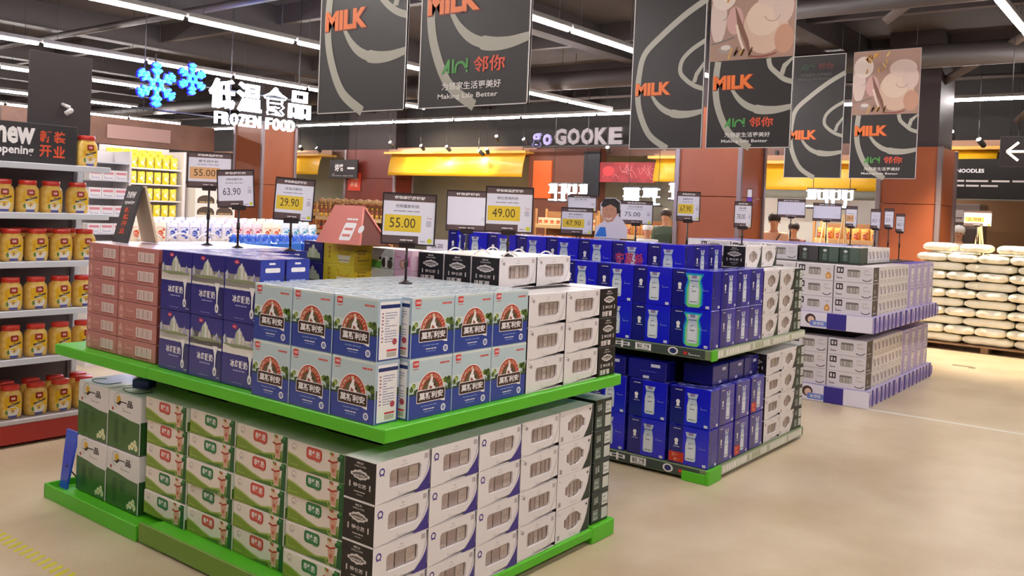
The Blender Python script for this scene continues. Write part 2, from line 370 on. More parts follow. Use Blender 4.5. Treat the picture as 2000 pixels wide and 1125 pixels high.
# --- indigo box with white drip and crystals
indg = mt('#312f86', .3, coat=.5); indg2 = mt('#25246a', .3, coat=.5)
def b_drip(label):
    W_, D, H = .242, .125, .272; a = MB(); a.box(-W_ / 2, -D / 2, 0, W_ / 2, D / 2, H, indg, .002, {'+z': filmblue, '+x': mt('#2f3fa0', .3, coat=.4)})
    c = cF(a, W_, D, H); R = random.Random(5)
    c.rect(.006, .54, .994, .74, mt('#e6dfd6', .4), 1)
    c.rect(.006, .5, .994, .74, mt('#e9e3dc', .4), 1)
    for i in range(64):
        x = R.uniform(.02, .98); g_ = math.exp(-((x - .48) / .15) ** 2); tp = .67 + .25 * g_ + .13 * math.exp(-((x - .06) / .07) ** 2) + .1 * math.exp(-((x - .84) / .09) ** 2) + R.uniform(-.03, .02); ww = R.uniform(.02, .045)
        if tp < .7: continue
        xl, xr = max(x - ww, .006), min(x + ww, .994)
        c.poly([(xl, .63), (xr, .63), (xr, tp - .07), ((xl + xr) / 2, tp), (xl, tp - .05)], R.choice([mt(q, .4) for q in ('#d2d0d6', '#a59fc0', '#e6e4e2', '#8f97a8', '#b9c4a4', '#7d70a8', '#c9c4b4')]), 2 + i // 16)
    c.band([(.04, .645), (.3, .63), (.6, .64), (.95, .635)], [.02, .06, .06, .03], mt('#8d9470', .5), 8)
    for (x0, x1) in ((.006, .18), (.27, .76), (.86, .994)):
        top = [(x0, .43), (x0 + (x1 - x0) * .12, .5), (x0 + (x1 - x0) * .3, .47), (x0 + (x1 - x0) * .5, .51), (x0 + (x1 - x0) * .68, .47), (x0 + (x1 - x0) * .86, .5), (x1, .42)]
        c.poly([(x0, .01), (x1, .01)] + top[::-1], indg2 if x1 > .9 else indg, 9)
    c.rect(.18, .01, .27, .16, indg, 9); c.rect(.76, .01, .86, .13, indg, 9)
    c.poly([(.16, .53), (.29, .53), (.245, .42), (.236, .24), (.205, .24), (.2, .42)], pw, 10) if 0 else None
    c.poly([(.73, .56), (.89, .56), (.84, .42), (.825, .22), (.795, .22), (.785, .42)], pw, 10); c.ell(.81, .16, .055, pw, 10, ry=.075); c.ell(.81, .15, .025, mt('#8c8aa6', .4), 11, ry=.035)
    c.rect(.1, .01, .3, .44, indg, 9)
    c.ell(.34, .93, .075, mt('#c9305a', .4), 4, ry=.035, n=14); c.text('味全', .34, .93, .03, pw, 5)
    c.text('冰岛酸奶', .5, .36, .12, pw, 11, w=.5, bold=.03); c.lines(.34, .68, .25, .285, 1, mt('#b7b2e0', .4), 11); c.lines(.32, .62, .06, .085, 1, mt('#8f8cc8', .4), 11); c.lines(.86, .97, .06, .13, 2, mt('#b7b2e0', .4), 11)
    for c in (cR(a, W_, D, H), cL(a, W_, D, H)):
        c.rr(.2, .8, .8, .87, pw, 2, .05); c.rect(.35, .92, .6, .95, pw, 2); c.lines(.15, .85, .2, .72, 9, mt('#aebfea', .4), 2, .35, 3)
    return tag(a.obj('yogurt_box'), label, 'drink box')
DRIP = Proto(.245, .127, .272, b_drip)
# --- flat rose cartons
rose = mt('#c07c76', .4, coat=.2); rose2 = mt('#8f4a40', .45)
def mk_rose(W_):
    D, H = .25, .0885
    def b(label):
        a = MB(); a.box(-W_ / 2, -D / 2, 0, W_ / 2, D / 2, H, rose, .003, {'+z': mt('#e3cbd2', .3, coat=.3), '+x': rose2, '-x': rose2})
        c = cF(a, W_, D, H); lr = mt('#d9a49c', .4)
        c.rect(.5, .22, .9, .74, mt('#e9d6d0', .4), 2)
        for i in range(9): c.rect(.53 + i * .04, .26, .53 + i * .04 + (.012 if i % 3 else .024), .7, mt('#b28f8a', .5), 3)
        c.poly([(.06, .5), (.14, .5), (.14, .12), (.06, .12)], lr, 2); c.poly([(.04, .5), (.1, .85), (.16, .5)], lr, 2); c.ell(.1, .35, .025, rose, 3)
        c.lines(.24, .42, .5, .8, 2, lr, 2); c.lines(.2, .44, .12, .22, 1, rose2, 2); c.rect(.5, .12, .84, .17, rose2, 2)
        return tag(a.obj('rose_carton'), label, 'carton')
    return Proto(W_ + .003, D, H, b)
ROSE1 = mk_rose(.352); ROSE2 = mk_rose(.295)
# --- white window boxes (A purple corner, B thin arc, C lozenge window)
purp = mt('#3d2d86', .4); qr = mt('#b8aeb0', .5); prt = mt('#9d9396', .5); packm = [mt(q, .45) for q in ('#b7a49a', '#a99690', '#c4b4a8', '#a8988a')]
ornate = [(-1, .25), (-.75, .35), (-.6, .7), (-.3, .75), (0, 1), (.3, .75), (.6, .7), (.75, .35), (1, .25), (1, -.25), (.75, -.35), (.6, -.7), (.3, -.75), (0, -1), (-.3, -.75), (-.6, -.7), (-.75, -.35), (-1, -.25)]
def endart(c, var):
    g = mt('#d8d0cc', .5); c.text('MILK', .5, .9, .05, g, 2, w=.22, bold=.02); c.text('DELUXE', .5, .82, .04, g, 2, w=.36)
    c.poly([(.5 + x * .3, .62 + y * .13) for x, y in ornate], g, 2); c.poly([(.5 + x * .24, .62 + y * .07) for x, y in ornate], mt('#6c6462', .5), 3); c.lines(.34, .66, .59, .65, 1, g, 4)
    c.text('特仑苏', .5, .36, .11, g, 2, w=.42, bold=.02)
    for s_ in (-1, 1): c.poly([(.5 + s_ * .3, .43), (.5 + s_ * .34, .43), (.5 + s_ * .34, .29), (.5 + s_ * .3, .29)], g, 2)
    c.lines(.32, .68, .2, .25, 1, g, 2); c.lines(.4, .6, .13, .16, 1, g, 2)
    if var == 'B': c.rect(.12, .05, .42, .22, g, 3); c.rect(.5, .05, .66, .22, g, 3); c.rect(.16, .05, .18, .22, black, 4); c.rect(.26, .05, .29, .22, black, 4)
def mk_win(var, handle=True, W_=.283, H=.1485, D=.163, endm=black):
    def b(label):
        t = thing('milk_gift_box', (0, 0, 0), label, 'milk box'); a = MB()
        # shell without its front, then a front with a real window
        tp = mt('#f4f0f0', .3, coat=.3)
        for q, m in (((-W_ / 2, -D / 2 + .003, H - .003, W_ / 2, D / 2, H), tp), ((-W_ / 2, -D / 2 + .003, 0, W_ / 2, D / 2, .003), white), ((-W_ / 2, -D / 2 + .003, .003, -W_ / 2 + .003, D / 2, H - .003), endm),
                     ((W_ / 2 - .003, -D / 2 + .003, .003, W_ / 2, D / 2, H - .003), endm), ((-W_ / 2 + .003, D / 2 - .003, .003, W_ / 2 - .003, D / 2, H - .003), white)): a.box(*q, m)
        if var == 'C': hole = [(.5 + x * (.26 if abs(y) < .6 else .24), .5 + y * .27) for x, y in [(-1, .45), (-.8, .5), (-.62, .85), (-.25, 1), (.25, 1), (.62, .85), (.8, .5), (1, .45), (1, -.45), (.8, -.5), (.62, -.85), (.25, -1), (-.25, -1), (-.62, -.85), (-.8, -.5), (-1, -.45)]]
        else: hole = rrect(.24, .3, .82, .74, .05, .1)
        cx, cy = .5, .5; out = []
        for (x, y) in hole:
            dx, dy = x - cx, y - cy; k_ = min(.5 / abs(dx) if dx else 9e9, .5 / abs(dy) if dy else 9e9); out.append((cx + dx * k_, cy + dy * k_))
        pts = []; src = []
        nH = len(hole); fr = -D / 2
        P = lambda q, y: (-W_ / 2 + q[0] * W_, y, q[1] * H)
        vs = [P(q, fr) for q in hole] + [P(q, fr) for q in out] + [P(q, fr + .01) for q in hole]; fs = []; corners = []
        for i in range(nH):
            j = (i + 1) % nH; fs.append((i, j, nH + j, nH + i)); fs.append((i, 2 * nH + i, 2 * nH + j, j))
            o1, o2 = out[i], out[j]
            if abs(o1[0] - o2[0]) > 1e-6 and abs(o1[1] - o2[1]) > 1e-6:
                cc = (round((o1[0] if abs(abs(o1[0] - .5) - .5) < 1e-6 else o2[0])), round((o1[1] if abs(abs(o1[1] - .5) - .5) < 1e-6 else o2[1])))
                vs.append(P(cc, fr)); fs.append((nH + i, nH + j, len(vs) - 1))
        a.add(vs, fs, white)
        # rim of the front
        for q in ((-W_ / 2, fr, 0, W_ / 2, fr + .003, 0), ): pass
        a.box(-W_ / 2, fr + .0004, H - .0012, W_ / 2, fr + .003, H, white); a.box(-W_ / 2, fr + .0004, 0, W_ / 2, fr + .003, .0012, white); a.box(-W_ / 2, fr + .0004, 0, -W_ / 2 + .0012, fr + .003, H, endm); a.box(W_ / 2 - .0012, fr + .0004, 0, W_ / 2, fr + .003, H, endm)
        c = cF(a, W_, D, H)
        c.text('牛奶', .5, .88, .05, prt, 1, bold=.01); c.lines(.44, .56, .8, .825, 1, prt, 1)
        if var == 'A':
            c.ring(.1, .76, .03, .05, purp, 1, n=14); c.poly([(.055, .66), (.075, .7), (.09, .66)], purp, 1); c.poly([(.115, .66), (.13, .7), (.15, .66)], purp, 1)
            c.poly([(.995, .99)] + [(.995 - .3 * (1 - s_ / 10) ** 2 * 1.0 if 0 else .985 - .28 * (1 - s_ / 10) ** 1.8, .62 * s_ / 10 + .01) for s_ in range(10, -1, -1)] + [(.995, .01)], purp, 1)
            c.band([(.97, .99), (.965, .75), (.93, .5), (.85, .22), (.7, .02)], .006, purp, 2)
            c.poly([(.995, .99), (.975, .99), (.985, .6), (.995, .5)], black, 1)
        elif var == 'B':
            c.ell(.12, .8, .03, prt, 1, n=10); c.lines(.05, .1, .8, .85, 1, prt, 1); c.band([(.985, .95), (.97, .6), (.9, .3), (.8, .08), (.74, .01)], .008, mt('#7a6c66', .5), 1); c.lines(.03, .12, .04, .09, 2, prt, 1); c.lines(.04, .1, .88, .93, 1, prt, 1)
        else:
            c.poly([(.995, .99), (.965, .99), (.955, .8), (.92, .55), (.85, .3), (.72, .01), (.995, .01)], mt('#23302a', .4), 1); c.band([(.96, .99), (.95, .8), (.915, .55), (.845, .3), (.715, .01)], .012, mt('#c9c0bc', .4), 2)
            c.poly([(.9 + x * .03, .86 + y * .05) for x, y in ornate], mt('#4d5a50', .5), 1); c.rect(.05, .08, .12, .22, prt, 1); c.lines(.05, .14, .84, .9, 2, prt, 1)
        c.lines(.4, .6, .08, .2, 2, mt('#c4bab8', .5), 1)
        c.rect(.875, .8, .945, .93, qr, 3) if var != 'C' else None
        endart(cL(a, W_, D, H), var); endart(cR(a, W_, D, H), var)
        a.obj('outer_box', t)
        k_ = 3 if var == 'A' else 5
        x0, x1 = (-.27, .33) if var != 'C' else (-.27, .27); w = (x1 - x0) * W_ / k_
        for i in range(k_):
            p = MB(); xx = x0 * W_ + i * w; p.box(xx + .0025, fr + .012, .006, xx + w - .0025, fr + .06, H * .8, packm[i % 4], .002)
            q = Cv(p, (xx, fr + .012, 0), (1, 0, 0), (0, 0, 1), (0, -1, 0), w, H); q.rect(.03, .66, .97, .8, mt('#b6a9a4', .5), 1); q.lines(.2, .8, .42, .56, 2, mt('#a89c9c', .5), 1, .4, i); q.rect(.03, .3, .97, .34, mt('#b0a49e', .5), 1)
            p.obj('inner_milk_carton', t)
        if handle:
            p = MB(); p.tube([(-.06 + .12 * i / 10, -.03 + .0 * i, H + .0 + .022 * math.sin(PI * i / 10)) for i in range(11)], .0035, white, 6); p.obj('carry_handle', t)
        return t
    return Proto(W_ + .004, D, H, b)
WA = mk_win('A', False, H=.151); WB = mk_win('B', False, H=.1425); WBl = mk_win('B', False, H=.151); WBh = mk_win('B', True, H=.1425); WC = mk_win('C', False, H=.151); WCh = mk_win('C', True)
# --- dark green boxes of labelled ends
dgr = mt('#26302a', .4)
def b_stack(label):
    W_, D, H = .15, .28, .151; a = MB(); a.box(-W_ / 2, -D / 2, 0, W_ / 2, D / 2, H, dgr, .002, {'+z': mt('#cfd4d0', .35)}); c = cF(a, W_, D, H)
    g = mt('#b9c0b6', .5); c.rect(.08, .1, .4, .45, mt('#76837a', .5), 1); c.text('金典', .24, .75, .24, g, 2, w=.26); c.rect(.6, .52, .96, .9, mt('#d5d8d2', .5), 1); c.rect(.6, .08, .96, .44, mt('#c8ccc4', .5), 1); c.lines(.64, .92, .6, .84, 3, mt('#7f8880', .5), 2); c.lines(.1, .4, .14, .4, 3, g, 2); c.rect(.45, .05, .52, .95, mt('#3f5246', .5), 1)
    return tag(a.obj('milk_carton'), label, 'milk box')
STK = Proto(.153, .28, .1495, b_stack)
def b_bend(label):
    W_, D, H = .158, .28, .1425; a = MB(); a.box(-W_ / 2, -D / 2, 0, W_ / 2, D / 2, H, black, .002, {'+z': mt('#f4f0f0', .35)}); endart(cF(a, W_, D, H), 'B')
    return tag(a.obj('milk_gift_box'), label, 'milk box')
BEND = Proto(.16, .28, .1425, b_bend)
# --- green and white gift boxes with cord handles
dg = mt('#3c6a30', .4, coat=.2); dg2 = mt('#2f5a28', .4); cord = mt('#2f4a36', .6); fl = mt('#e6ecc8', .5)
def b_gift(label):
    W_, D, H = .3, .26, .285; t = thing('yogurt_gift_box', (0, 0, 0), label, 'gift box'); a = MB()
    a.box(-W_ / 2, -D / 2, 0, W_ / 2, D / 2, H, white, .005); c = cF(a, W_, D, H)
    c.poly([(.012, .012), (.988, .012), (.988, .55), (.7, .56), (.4, .6), (.012, .63)], dg, 1)
    c.rect(.45, .3, .6, .5, dg2, 2); c.rect(.2, .1, .34, .5, dg2, 2)
    c.ell(.32, .86, .07, mt('#e0b23c', .5), 2); c.poly([(.2, .8), (.33, .76), (.42, .83), (.36, .85), (.3, .8)], black, 3); c.text('一品', .58, .83, .12, black, 3, w=.36, bold=.03); c.ring(.3, .84, .12, .128, mt('#6f8a62', .5), 3, a0=60, a1=260)
    c.lines(.45, .72, .68, .74, 2, mt('#a39a94', .5), 2); c.ell(.14, .68, .03, mt('#b0473a', .5), 2)
    for x, y, r_ in ((.78, .14, .06), (.86, .2, .05), (.9, .12, .05), (.7, .1, .04)): c.ell(x, y, r_, fl, 2, ry=r_ * 1.2, n=7); c.ell(x, y, r_ * .4, mt('#d6b945', .5), 3)
    for c in (cR(a, W_, D, H), cL(a, W_, D, H)): c.rect(.012, .012, .988, .57, dg2, 1)
    a.obj('gift_carton', t)
    for s_ in (0,):
        p = MB(); p.tube(spline([(-.07, -.02, H + .0022), (-.1, -.08, H + .0024), (-.02, -.11, H + .0022), (.06, -.09, H + .0024), (.07, -.02, H + .0022)], 5), .0018, cord, 6); p.obj('cord_handle', t)
    return t
GIFT = Proto(.304, .26, .285, b_gift)
# --- breakfast milk cartons with green swoosh (red and green badge)
def mk_swoosh(badge):
    W_, D, H = .345, .2, .111
    def b(label):
        a = MB(); body = mt('#efe2d8', .4, coat=.2); a.box(-W_ / 2, -D / 2, 0, W_ / 2, D / 2, H, body, .002, {'+x': mt('#dfe6dc', .4), '-x': mt('#dfe6dc', .4)}); c = cF(a, W_, D, H)
        g1 = mt('#7f9a34', .4); g2 = mt('#4e7a2a', .4); g3 = mt('#a9b85c', .4); dk = mt('#1d5a2c', .4)
        c.poly([(.005, .5), (.15, .42), (.35, .24), (.55, .13), (.76, .24), (.9, .45), (.9, .01), (.005, .01)], g1, 1)
        c.band([(.008, .52), (.15, .44), (.35, .26), (.55, .14), (.76, .25)], .02, g3, 2); c.poly([(.35, .01), (.5, .1), (.7, .16), (.86, .3), (.9, .01)], g2, 2); c.band([(.78, .3), (.72, .16), (.74, .06), (.8, .03)], .02, g3, 3)
        c.lines(.03, .2, .12, .3, 2, g3, 3)
        c.ring(.12, .78, .035, .042, mt('#b09a90', .5), 1, n=12); c.lines(.1, .14, .7, .8, 1, prt, 1)
        col = mt({'r': '#c03a2c', 'g': '#1f6a34'}[badge], .4)
        c.rr(.34, .5, .61, .93, col, 3, .04); c.rr(.355, .53, .595, .9, mt({'r': '#d8584a', 'g': '#2f7f46'}[badge], .4), 4, .03); c.text('早餐奶', .475, .715, .25, pw, 5, w=.2, bold=.03); c.lines(.5, .58, .46, .52, 1, col, 2)
        c.poly([(.74, .86), (.88, .86), (.86, .1), (.77, .1)], mt('#e7cdb4', .3), 5); c.poly([(.755, .6), (.87, .6), (.855, .15), (.775, .15)], mt('#d8a48c', .4), 6)
        c.band([(.72, .66), (.8, .62), (.88, .7)], .022, mt('#b83a30', .5), 7); c.ell(.79, .9, .02, mt('#c9553c', .5), 7); c.ell(.81, .36, .025, mt('#c96a50', .5), 7); c.ell(.76, .92, .018, mt('#7aa040', .5), 7)
        c.poly([(.93, .99), (.993, .99), (.993, .01), (.9, .01), (.91, .5)], dk, 4); c.ell(.9, .8, .03, dk, 6, n=8); c.ell(.93, .92, .03, mt('#3f8a46', .5), 7, n=8)
        for c in (cR(a, W_, D, H), cL(a, W_, D, H)): c.rect(.02, .02, .98, .4, g2, 1); c.lines(.2, .7, .5, .8, 3, prt, 1)
        return tag(a.obj('milk_carton'), label, 'milk carton')
    return Proto(W_ + .004, D, H, b)
SWR = mk_swoosh('r'); SWG = mk_swoosh('g')
# --- deep blue boxes with a white bottle
dblue = mt('#1a1cd2', .22, coat=.7); dblue2 = mt('#15157c', .28, coat=.6); bott = mt('#c2cede', .4); vio = mt('#362ca6', .28, coat=.6)
def mk_blue(W_, var, H=.2365, D=.128):
    def b(label):
        a = MB(); a.box(-W_ / 2, -D / 2, 0, W_ / 2, D / 2, H, dblue if W_ > .23 else vio, .003, {'+z': filmdeep, '+x': mt('#23209a', .25, coat=.5)}); c = cF(a, W_, D, H)
        c.rect(.012, .012, .36, .988, dblue2, 1)
        bot = [(-.8, 0), (.8, 0), (1, .05), (1, .55), (.85, .7), (.75, .78), (.8, .84), (1.05, 1), (-1.05, 1), (-.8, .84), (-.75, .78), (-.85, .7), (-1, .55), (-1, .05)]
        bw = .13
        if var == 'glow':
            for k_, (gr, q) in enumerate((('#1f7fd6', 1.75), ('#2fc7c0', 1.5), ('#8fe07a', 1.28))): c.poly([(.56 + x * bw * q, .08 + (y * .8 - .02 * k_) * (.94 + .06 * q)) for x, y in bot[:8] + bot[8:]], mt(gr, .2, coat=.8), 2 + k_)
        c.poly([(.56 + x * bw, .12 + y * .74) for x, y in bot], bott, 5); c.poly([(.56 + x * bw * .8, .13 + y * .72) for x, y in bot[:4] + bot[11:]], mt('#dfe6ee', .4), 6)
        c.rect(.56 - bw * .8, .7, .56 + bw * .8, .735, mt('#6c7fae', .4), 7); c.lines(.5, .62, .44, .62, 3, mt('#6a7896', .4), 8); c.lines(.47, .65, .17, .22, 1, mt('#3f5a5e', .5), 8); c.rect(.5, .78, .62, .86, mt('#8e7fa8', .4), 7)
        c.ell(.2, .6, .05, pw, 3, n=10); c.poly([(.16, .48), (.24, .48), (.23, .56), (.17, .56)], pw, 3); c.lines(.13, .29, .43, .46, 1, pw, 3); c.lines(.12, .3, .9, .94, 1, pw, 3); c.lines(.76, .93, .48, .56, 2, mt('#7f8ad0', .4), 3)
        if var == 'red': c.rr(.02, .04, .4, .3, mt('#c8361f', .4), 4, .03); c.text('买一', .18, .22, .08, mt('#f0b8a0', .5), 5); c.text('送一', .22, .11, .08, mt('#f0b8a0', .5), 5)
        if var == 'text': c.text('安慕希', .5, .5, .4, mt('#c23a6a', .4), 9, w=.8, bold=.02)
        c.rect(.86, .03, .95, .1, mt('#d5d5e2', .4), 3)
        for c in (cR(a, W_, D, H), cL(a, W_, D, H)): c.rect(.7, .03, .9, .1, mt('#d5d5e2', .4), 2); c.rect(.05, .05, .3, .95, dblue2, 1); c.lines(.1, .26, .3, .6, 4, mt('#6a72c0', .4), 2)
        return tag(a.obj('yogurt_box'), label, 'drink box')
    return Proto(W_ + .004, D, H, b)
BL = {v: mk_blue(.268, v) for v in ('plain', 'glow', 'red', 'text')}; BN = {v: mk_blue(.212, v) for v in ('plain', 'red')}
def mk_flat(W_, D, H):
    def b(label):
        a = MB(); a.box(-W_ / 2, -D / 2, 0, W_ / 2, D / 2, H, dblue2, .003, {'+z': dblue, '-y': mt('#1d1d86', .3, coat=.5)}); c = cF(a, W_, D, H)
        c.rect(.6, .68, .84, .84, mt('#cfd0e6', .4), 1); c.rect(.4, .06, .56, .2, mt('#cfd0e6', .4), 1); c.lines(.3, .75, .42, .5, 1, mt('#4d55c4', .4), 1)
        c.rect(.004, .88, .996, .9, dblue2, 1)
        return tag(a.obj('blue_carton'), label, 'drink box')
    return Proto(W_ + .004, D, H, b)
FLT = mk_flat(.27, .125, .12); FLN = mk_flat(.225, .2, .12)
# --- far display boxes
gw = mt('#dcd6da', .45); lil = mt('#cfc3e2', .4); lil2 = mt('#6a55b4', .4)
def mk_far(var, W_=.335, H=.1425, D=.17):
    def b(label):
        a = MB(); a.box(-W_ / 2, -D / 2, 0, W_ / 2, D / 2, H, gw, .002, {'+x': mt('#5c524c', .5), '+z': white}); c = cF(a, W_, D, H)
        c.rect(.06, .52, .24, .9, blk2, 1); c.rect(.09, .6, .14, .82, gw, 2); c.rect(.17, .6, .21, .8, gw, 2); c.lines(.07, .22, .2, .42, 2, blk2, 1)
        c.rr(.34, .32, .66, .78, mt('#77706c', .5), 1, .03)
        for i in range(4): c.rect(.35 + i * .078, .34, .35 + i * .078 + .065, .66, mt(('#a8a29c', '#b9b4ac')[i % 2], .5), 2)
        if var == 'arc': c.band([(.73, .2), (.8, .12), (.9, .14), (.96, .26)], .02, blk2, 1); c.lines(.76, .94, .5, .86, 3, mt('#b9b0ac', .5), 1)
        else: c.poly([(.8, .12), (.92, .12), (.95, .3), (.9, .52), (.85, .56), (.79, .36)], mt('#d99a54', .4), 1); c.ell(.86, .28, .04, mt('#e9c08c', .4), 2); c.lines(.82, .92, .7, .8, 1, prt, 1)
        c = cR(a, W_, D, H); c.ell(.4, .5, .13, mt('#a09484', .5), 1); c.lines(.2, .8, .15, .3, 1, gw, 1)
        return tag(a.obj('milk_carton'), label, 'milk box')
    return Proto(W_ + .004, D, H, b)
FA = mk_far('arc'); FO = mk_far('flame')
def mk_fig(W_, H, D, m, art):
    def b(label):
        a = MB(); a.box(-W_ / 2, -D / 2, 0, W_ / 2, D / 2, H, m, .002, {'+z': mt('#3b46b0', .35) if art == 'tall' else white}); c = cF(a, W_, D, H); R = random.Random(int(W_ * 1000))
        if art == 'fig':
            for x in (.22, .7):
                c.ell(x - .1, .72, .04, blk2, 1, n=8); c.rect(x - .13, .5, x - .08, .66, mt('#4a4444', .5), 1)
                c.ell(x + .07, .68, .05, mt('#8a5a60', .5), 1, n=8); c.poly([(x, .3), (x + .14, .3), (x + .12, .62), (x + .02, .62)], mt('#7f6a90', .5), 1); c.lines(x - .12, x + .14, .1, .2, 1, prt, 1)
        elif art == 'tall':
            c.rect(.02, .01, .3, .99, mt('#b7a6dc', .4), 1); c.poly([(.5, .2), (.75, .2), (.8, .5), (.7, .8), (.55, .8), (.45, .5)], pw, 1); c.ring(.62, .4, .08, .11, lil2, 2, n=12); c.lines(.4, .9, .84, .92, 1, lil2, 1); c.rect(.84, .1, .9, .6, lil2, 1)
        else:
            c.ell(.3, .74, .1, mt('#d3d8d0', .5), 2, ry=.09); c.poly([(.2, .1), (.4, .1), (.42, .55), (.3, .65), (.18, .55)], mt('#55675a', .5), 1); c.rect(.52, .02, .98, .98, mt('#56685a' if art == 'grn' else '#4c4848', .45), 1); c.lines(.2, .4, .2, .5, 4, mt('#8a9a8c', .5), 2)
        return tag(a.obj('milk_carton'), label, 'milk box')
    return Proto(W_ + .004, D, H, b)
FF = mk_fig(.24, .1425, .17, white, 'fig'); FT = mk_fig(.25, .215, .17, lil, 'tall'); FU = mk_fig(.238, .1425, .17, white, 'tall'); FG = mk_fig(.182, .145, .25, mt('#3c4a3e', .45), 'grn'); FK = mk_fig(.182, .145, .25, mt('#3b3636', .45), 'blk')
# --- mixed cartons at the back of the front display
def mk_box(name, W_, D, H, base, side, art, top=None, cat='drink box'):
    def b(label):
        a = MB(); a.box(-W_ / 2, -D / 2, 0, W_ / 2, D / 2, H, base, .002, {'+x': side, '-x': side, '+z': top or base}); art(cF(a, W_, D, H), cR(a, W_, D, H)); return tag(a.obj(name), label, cat)
    return Proto(W_ + .004, D, H, b)
def a_yel(c, d):
    for i in range(3): c.text('香', .2, .78 - i * .22, .15, mt('#b8861c', .4), 2, bold=.02)
    c.poly([(.45, .8), (.52, .5), (.7, .38), (.86, .5), (.88, .72), (.8, .58), (.68, .52), (.56, .6), (.5, .82)], mt('#d9b01e', .4), 2); c.poly([(.45, .45), (.9, .45), (.84, .12), (.54, .12)], mt('#e8e2c0', .4), 3); c.lines(.5, .85, .2, .3, 1, mt('#9a8a4a', .4), 4)
    d.lines(.2, .8, .2, .8, 4, mt('#8a6a1a', .5), 2)
def a_cow(c, d):
    c.poly([(.01, .5), (.6, .35), (.6, .01), (.01, .01)], mt('#5ea24a', .4), 1); c.poly([(.01, .62), (.3, .5), (.55, .42), (.6, .35), (.01, .45)], mt('#d8c38a', .4), 1); c.rect(.01, .72, .28, .9, pw, 2)
    c.ell(.68, .3, .08, blk2, 2, ry=.24); c.ell(.89, .24, .1, mt('#4a443c', .5), 2, ry=.22); c.ell(.55, .5, .05, blk2, 3, ry=.08); c.ell(.93, .52, .05, blk2, 3, ry=.07); c.poly([(.72, .62), (.82, .62), (.8, .05), (.74, .05)], pw, 4)
def a_pink(c, d):
    c.lines(.1, .4, .6, .85, 2, mt('#d873a0', .4), 2); c.poly([(.5, .2), (.6, .8), (.7, .4), (.85, .75), (.9, .2)], mt('#d873a8', .4), 2); c.ell(.5, .3, .16, mt('#e7b3a0', .4), 3); c.ring(.5, .3, .14, .17, mt('#8a5038', .4), 4)
def a_plant(c, d):
    for x, h_ in ((.2, .5), (.34, .7), (.5, .85), (.64, .66), (.78, .5)): c.poly([(x - .1, .2), (x - .08, h_ - .1), (x, h_), (x + .08, h_ - .1), (x + .1, .2)], mt('#c9d6a8' if x != .5 else '#dfe6c8', .4), 2)
    c.rect(.1, .08, .9, .22, mt('#2f4a3a', .4), 1); c.lines(.1, .3, .85, .92, 1, pw, 2)
YEL = mk_box('banana_milk_carton', .226, .13, .1085, mt('#e3cf2e', .35, coat=.3), mt('#c9a822', .4), a_yel)
COW = mk_box('fresh_milk_carton', .2, .13, .1, mt('#c9ccc4', .4), mt('#dfe0da', .4), a_cow); PNK = mk_box('peach_milk_carton', .125, .13, .1, mt('#e6bcd0', .35), mt('#e2c2cf', .4), a_pink); PLT = mk_box('indigo_carton', .15, .13, .1085, mt('#2b2a78', .35), indg2, a_plant)
# ================================================================== DISPLAY STANDS
def tray(t, name, x0, y0, x1, y1, z0, z1, m, lip=.006, split=None):
    a = MB(); a.box(x0, y0, z0, x1, y1, z1, m, .004)
    return a.obj(name, t)
def riser(t, boxes, m=None):
    for q in boxes: a = MB(); a.box(*q, m or blk2); a.obj('support_block', t)
# ---- front display (green)
D1 = thing('display_stand', (0, 0, 0), 'two tier bright green display stand holding the nearest island of milk boxes', 'display stand')
tray(D1, 'upper_tray', 2.215, 2.24, 3.845, 3.8, .752, .804, green); tray(D1, 'upper_tray', 2.215, 3.803, 3.845, 4.69, .75, .803, green)
a = MB(); a.box(2.2, 2.25, .03, 3.84, 3.78, .074, green, .004); a.box(2.2, 2.26, .03, 2.216, 3.2, .072, green2); a.box(3.645, 2.245, 0, 3.845, 2.4, .082, green, .004); a.box(2.2, 2.245, 0, 2.4, 2.45, .074, green, .004); a.box(2.2, 3.6, 0, 2.4, 3.78, .072, green, .004); a.box(2.24, 2.3, 0, 3.8, 3.74, .03, darkm)
a.box(2.188, 2.9, .012, 2.2, 3.78, .1, green2, .003); a.obj('lower_tray', D1)
a = MB(); a.box(2.2, 3.79, .012, 3.84, 4.7, .042, green, .004)
for q in ((2.188, 3.8, 2.2, 4.7), (2.188, 4.69, 3.84, 4.702)): a.box(q[0], q[1], .0, q[2], q[3], .075, green, .003)
a.obj('lower_tray', D1)
riser(D1, [(2.62, 2.62, .075, 3.6, 3.74, .75), (2.62, 3.82, .043, 3.6, 4.6, .749)])
riser(D1, [(2.362, 2.4, .805, 3.07, 2.99, 1.03), (3.085, 2.44, .805, 3.652, 3.0, 1.235), (3.665, 2.57, .805, 3.83, 3.0, 1.235), (3.1, 3.02, .805, 3.8, 4.2, 1.178), (2.995, 3.29, .805, 3.098, 3.7, 1.178),
           (2.39, 3.045, .805, 2.985, 3.775, 1.076), (2.54, 3.845, .805, 3.05, 4.49, 1.255)])
for r in range(2):
    for i in range(3): ARCH.L(2.222, 2.302 + i * .242, .805 + r * .2285, 'blue boxed yogurt with red arch, green display left face, %s from front corner, %s' % (ORD[i], tier(r, 2)), 'red arch yogurt boxes on the green display')
for r in range(2):
    for i in range(3): ARCH.R(2.358 + i * .24, 2.268, .805 + r * .2285, 'blue boxed yogurt with red arch, green display right face, %s from front corner, %s' % (ORD[i], tier(r, 2)), 'red arch yogurt boxes on the green display')
for k in range(1, 6):
    for i in range(3): ARCH.R(2.358 + i * .24, 2.268 + k * .1265, 1.0335, 'film topped yogurt box lying %s row behind front face of green display, %s from left' % (ORD[k], ORD[i]), 'red arch yogurt boxes on the green display')
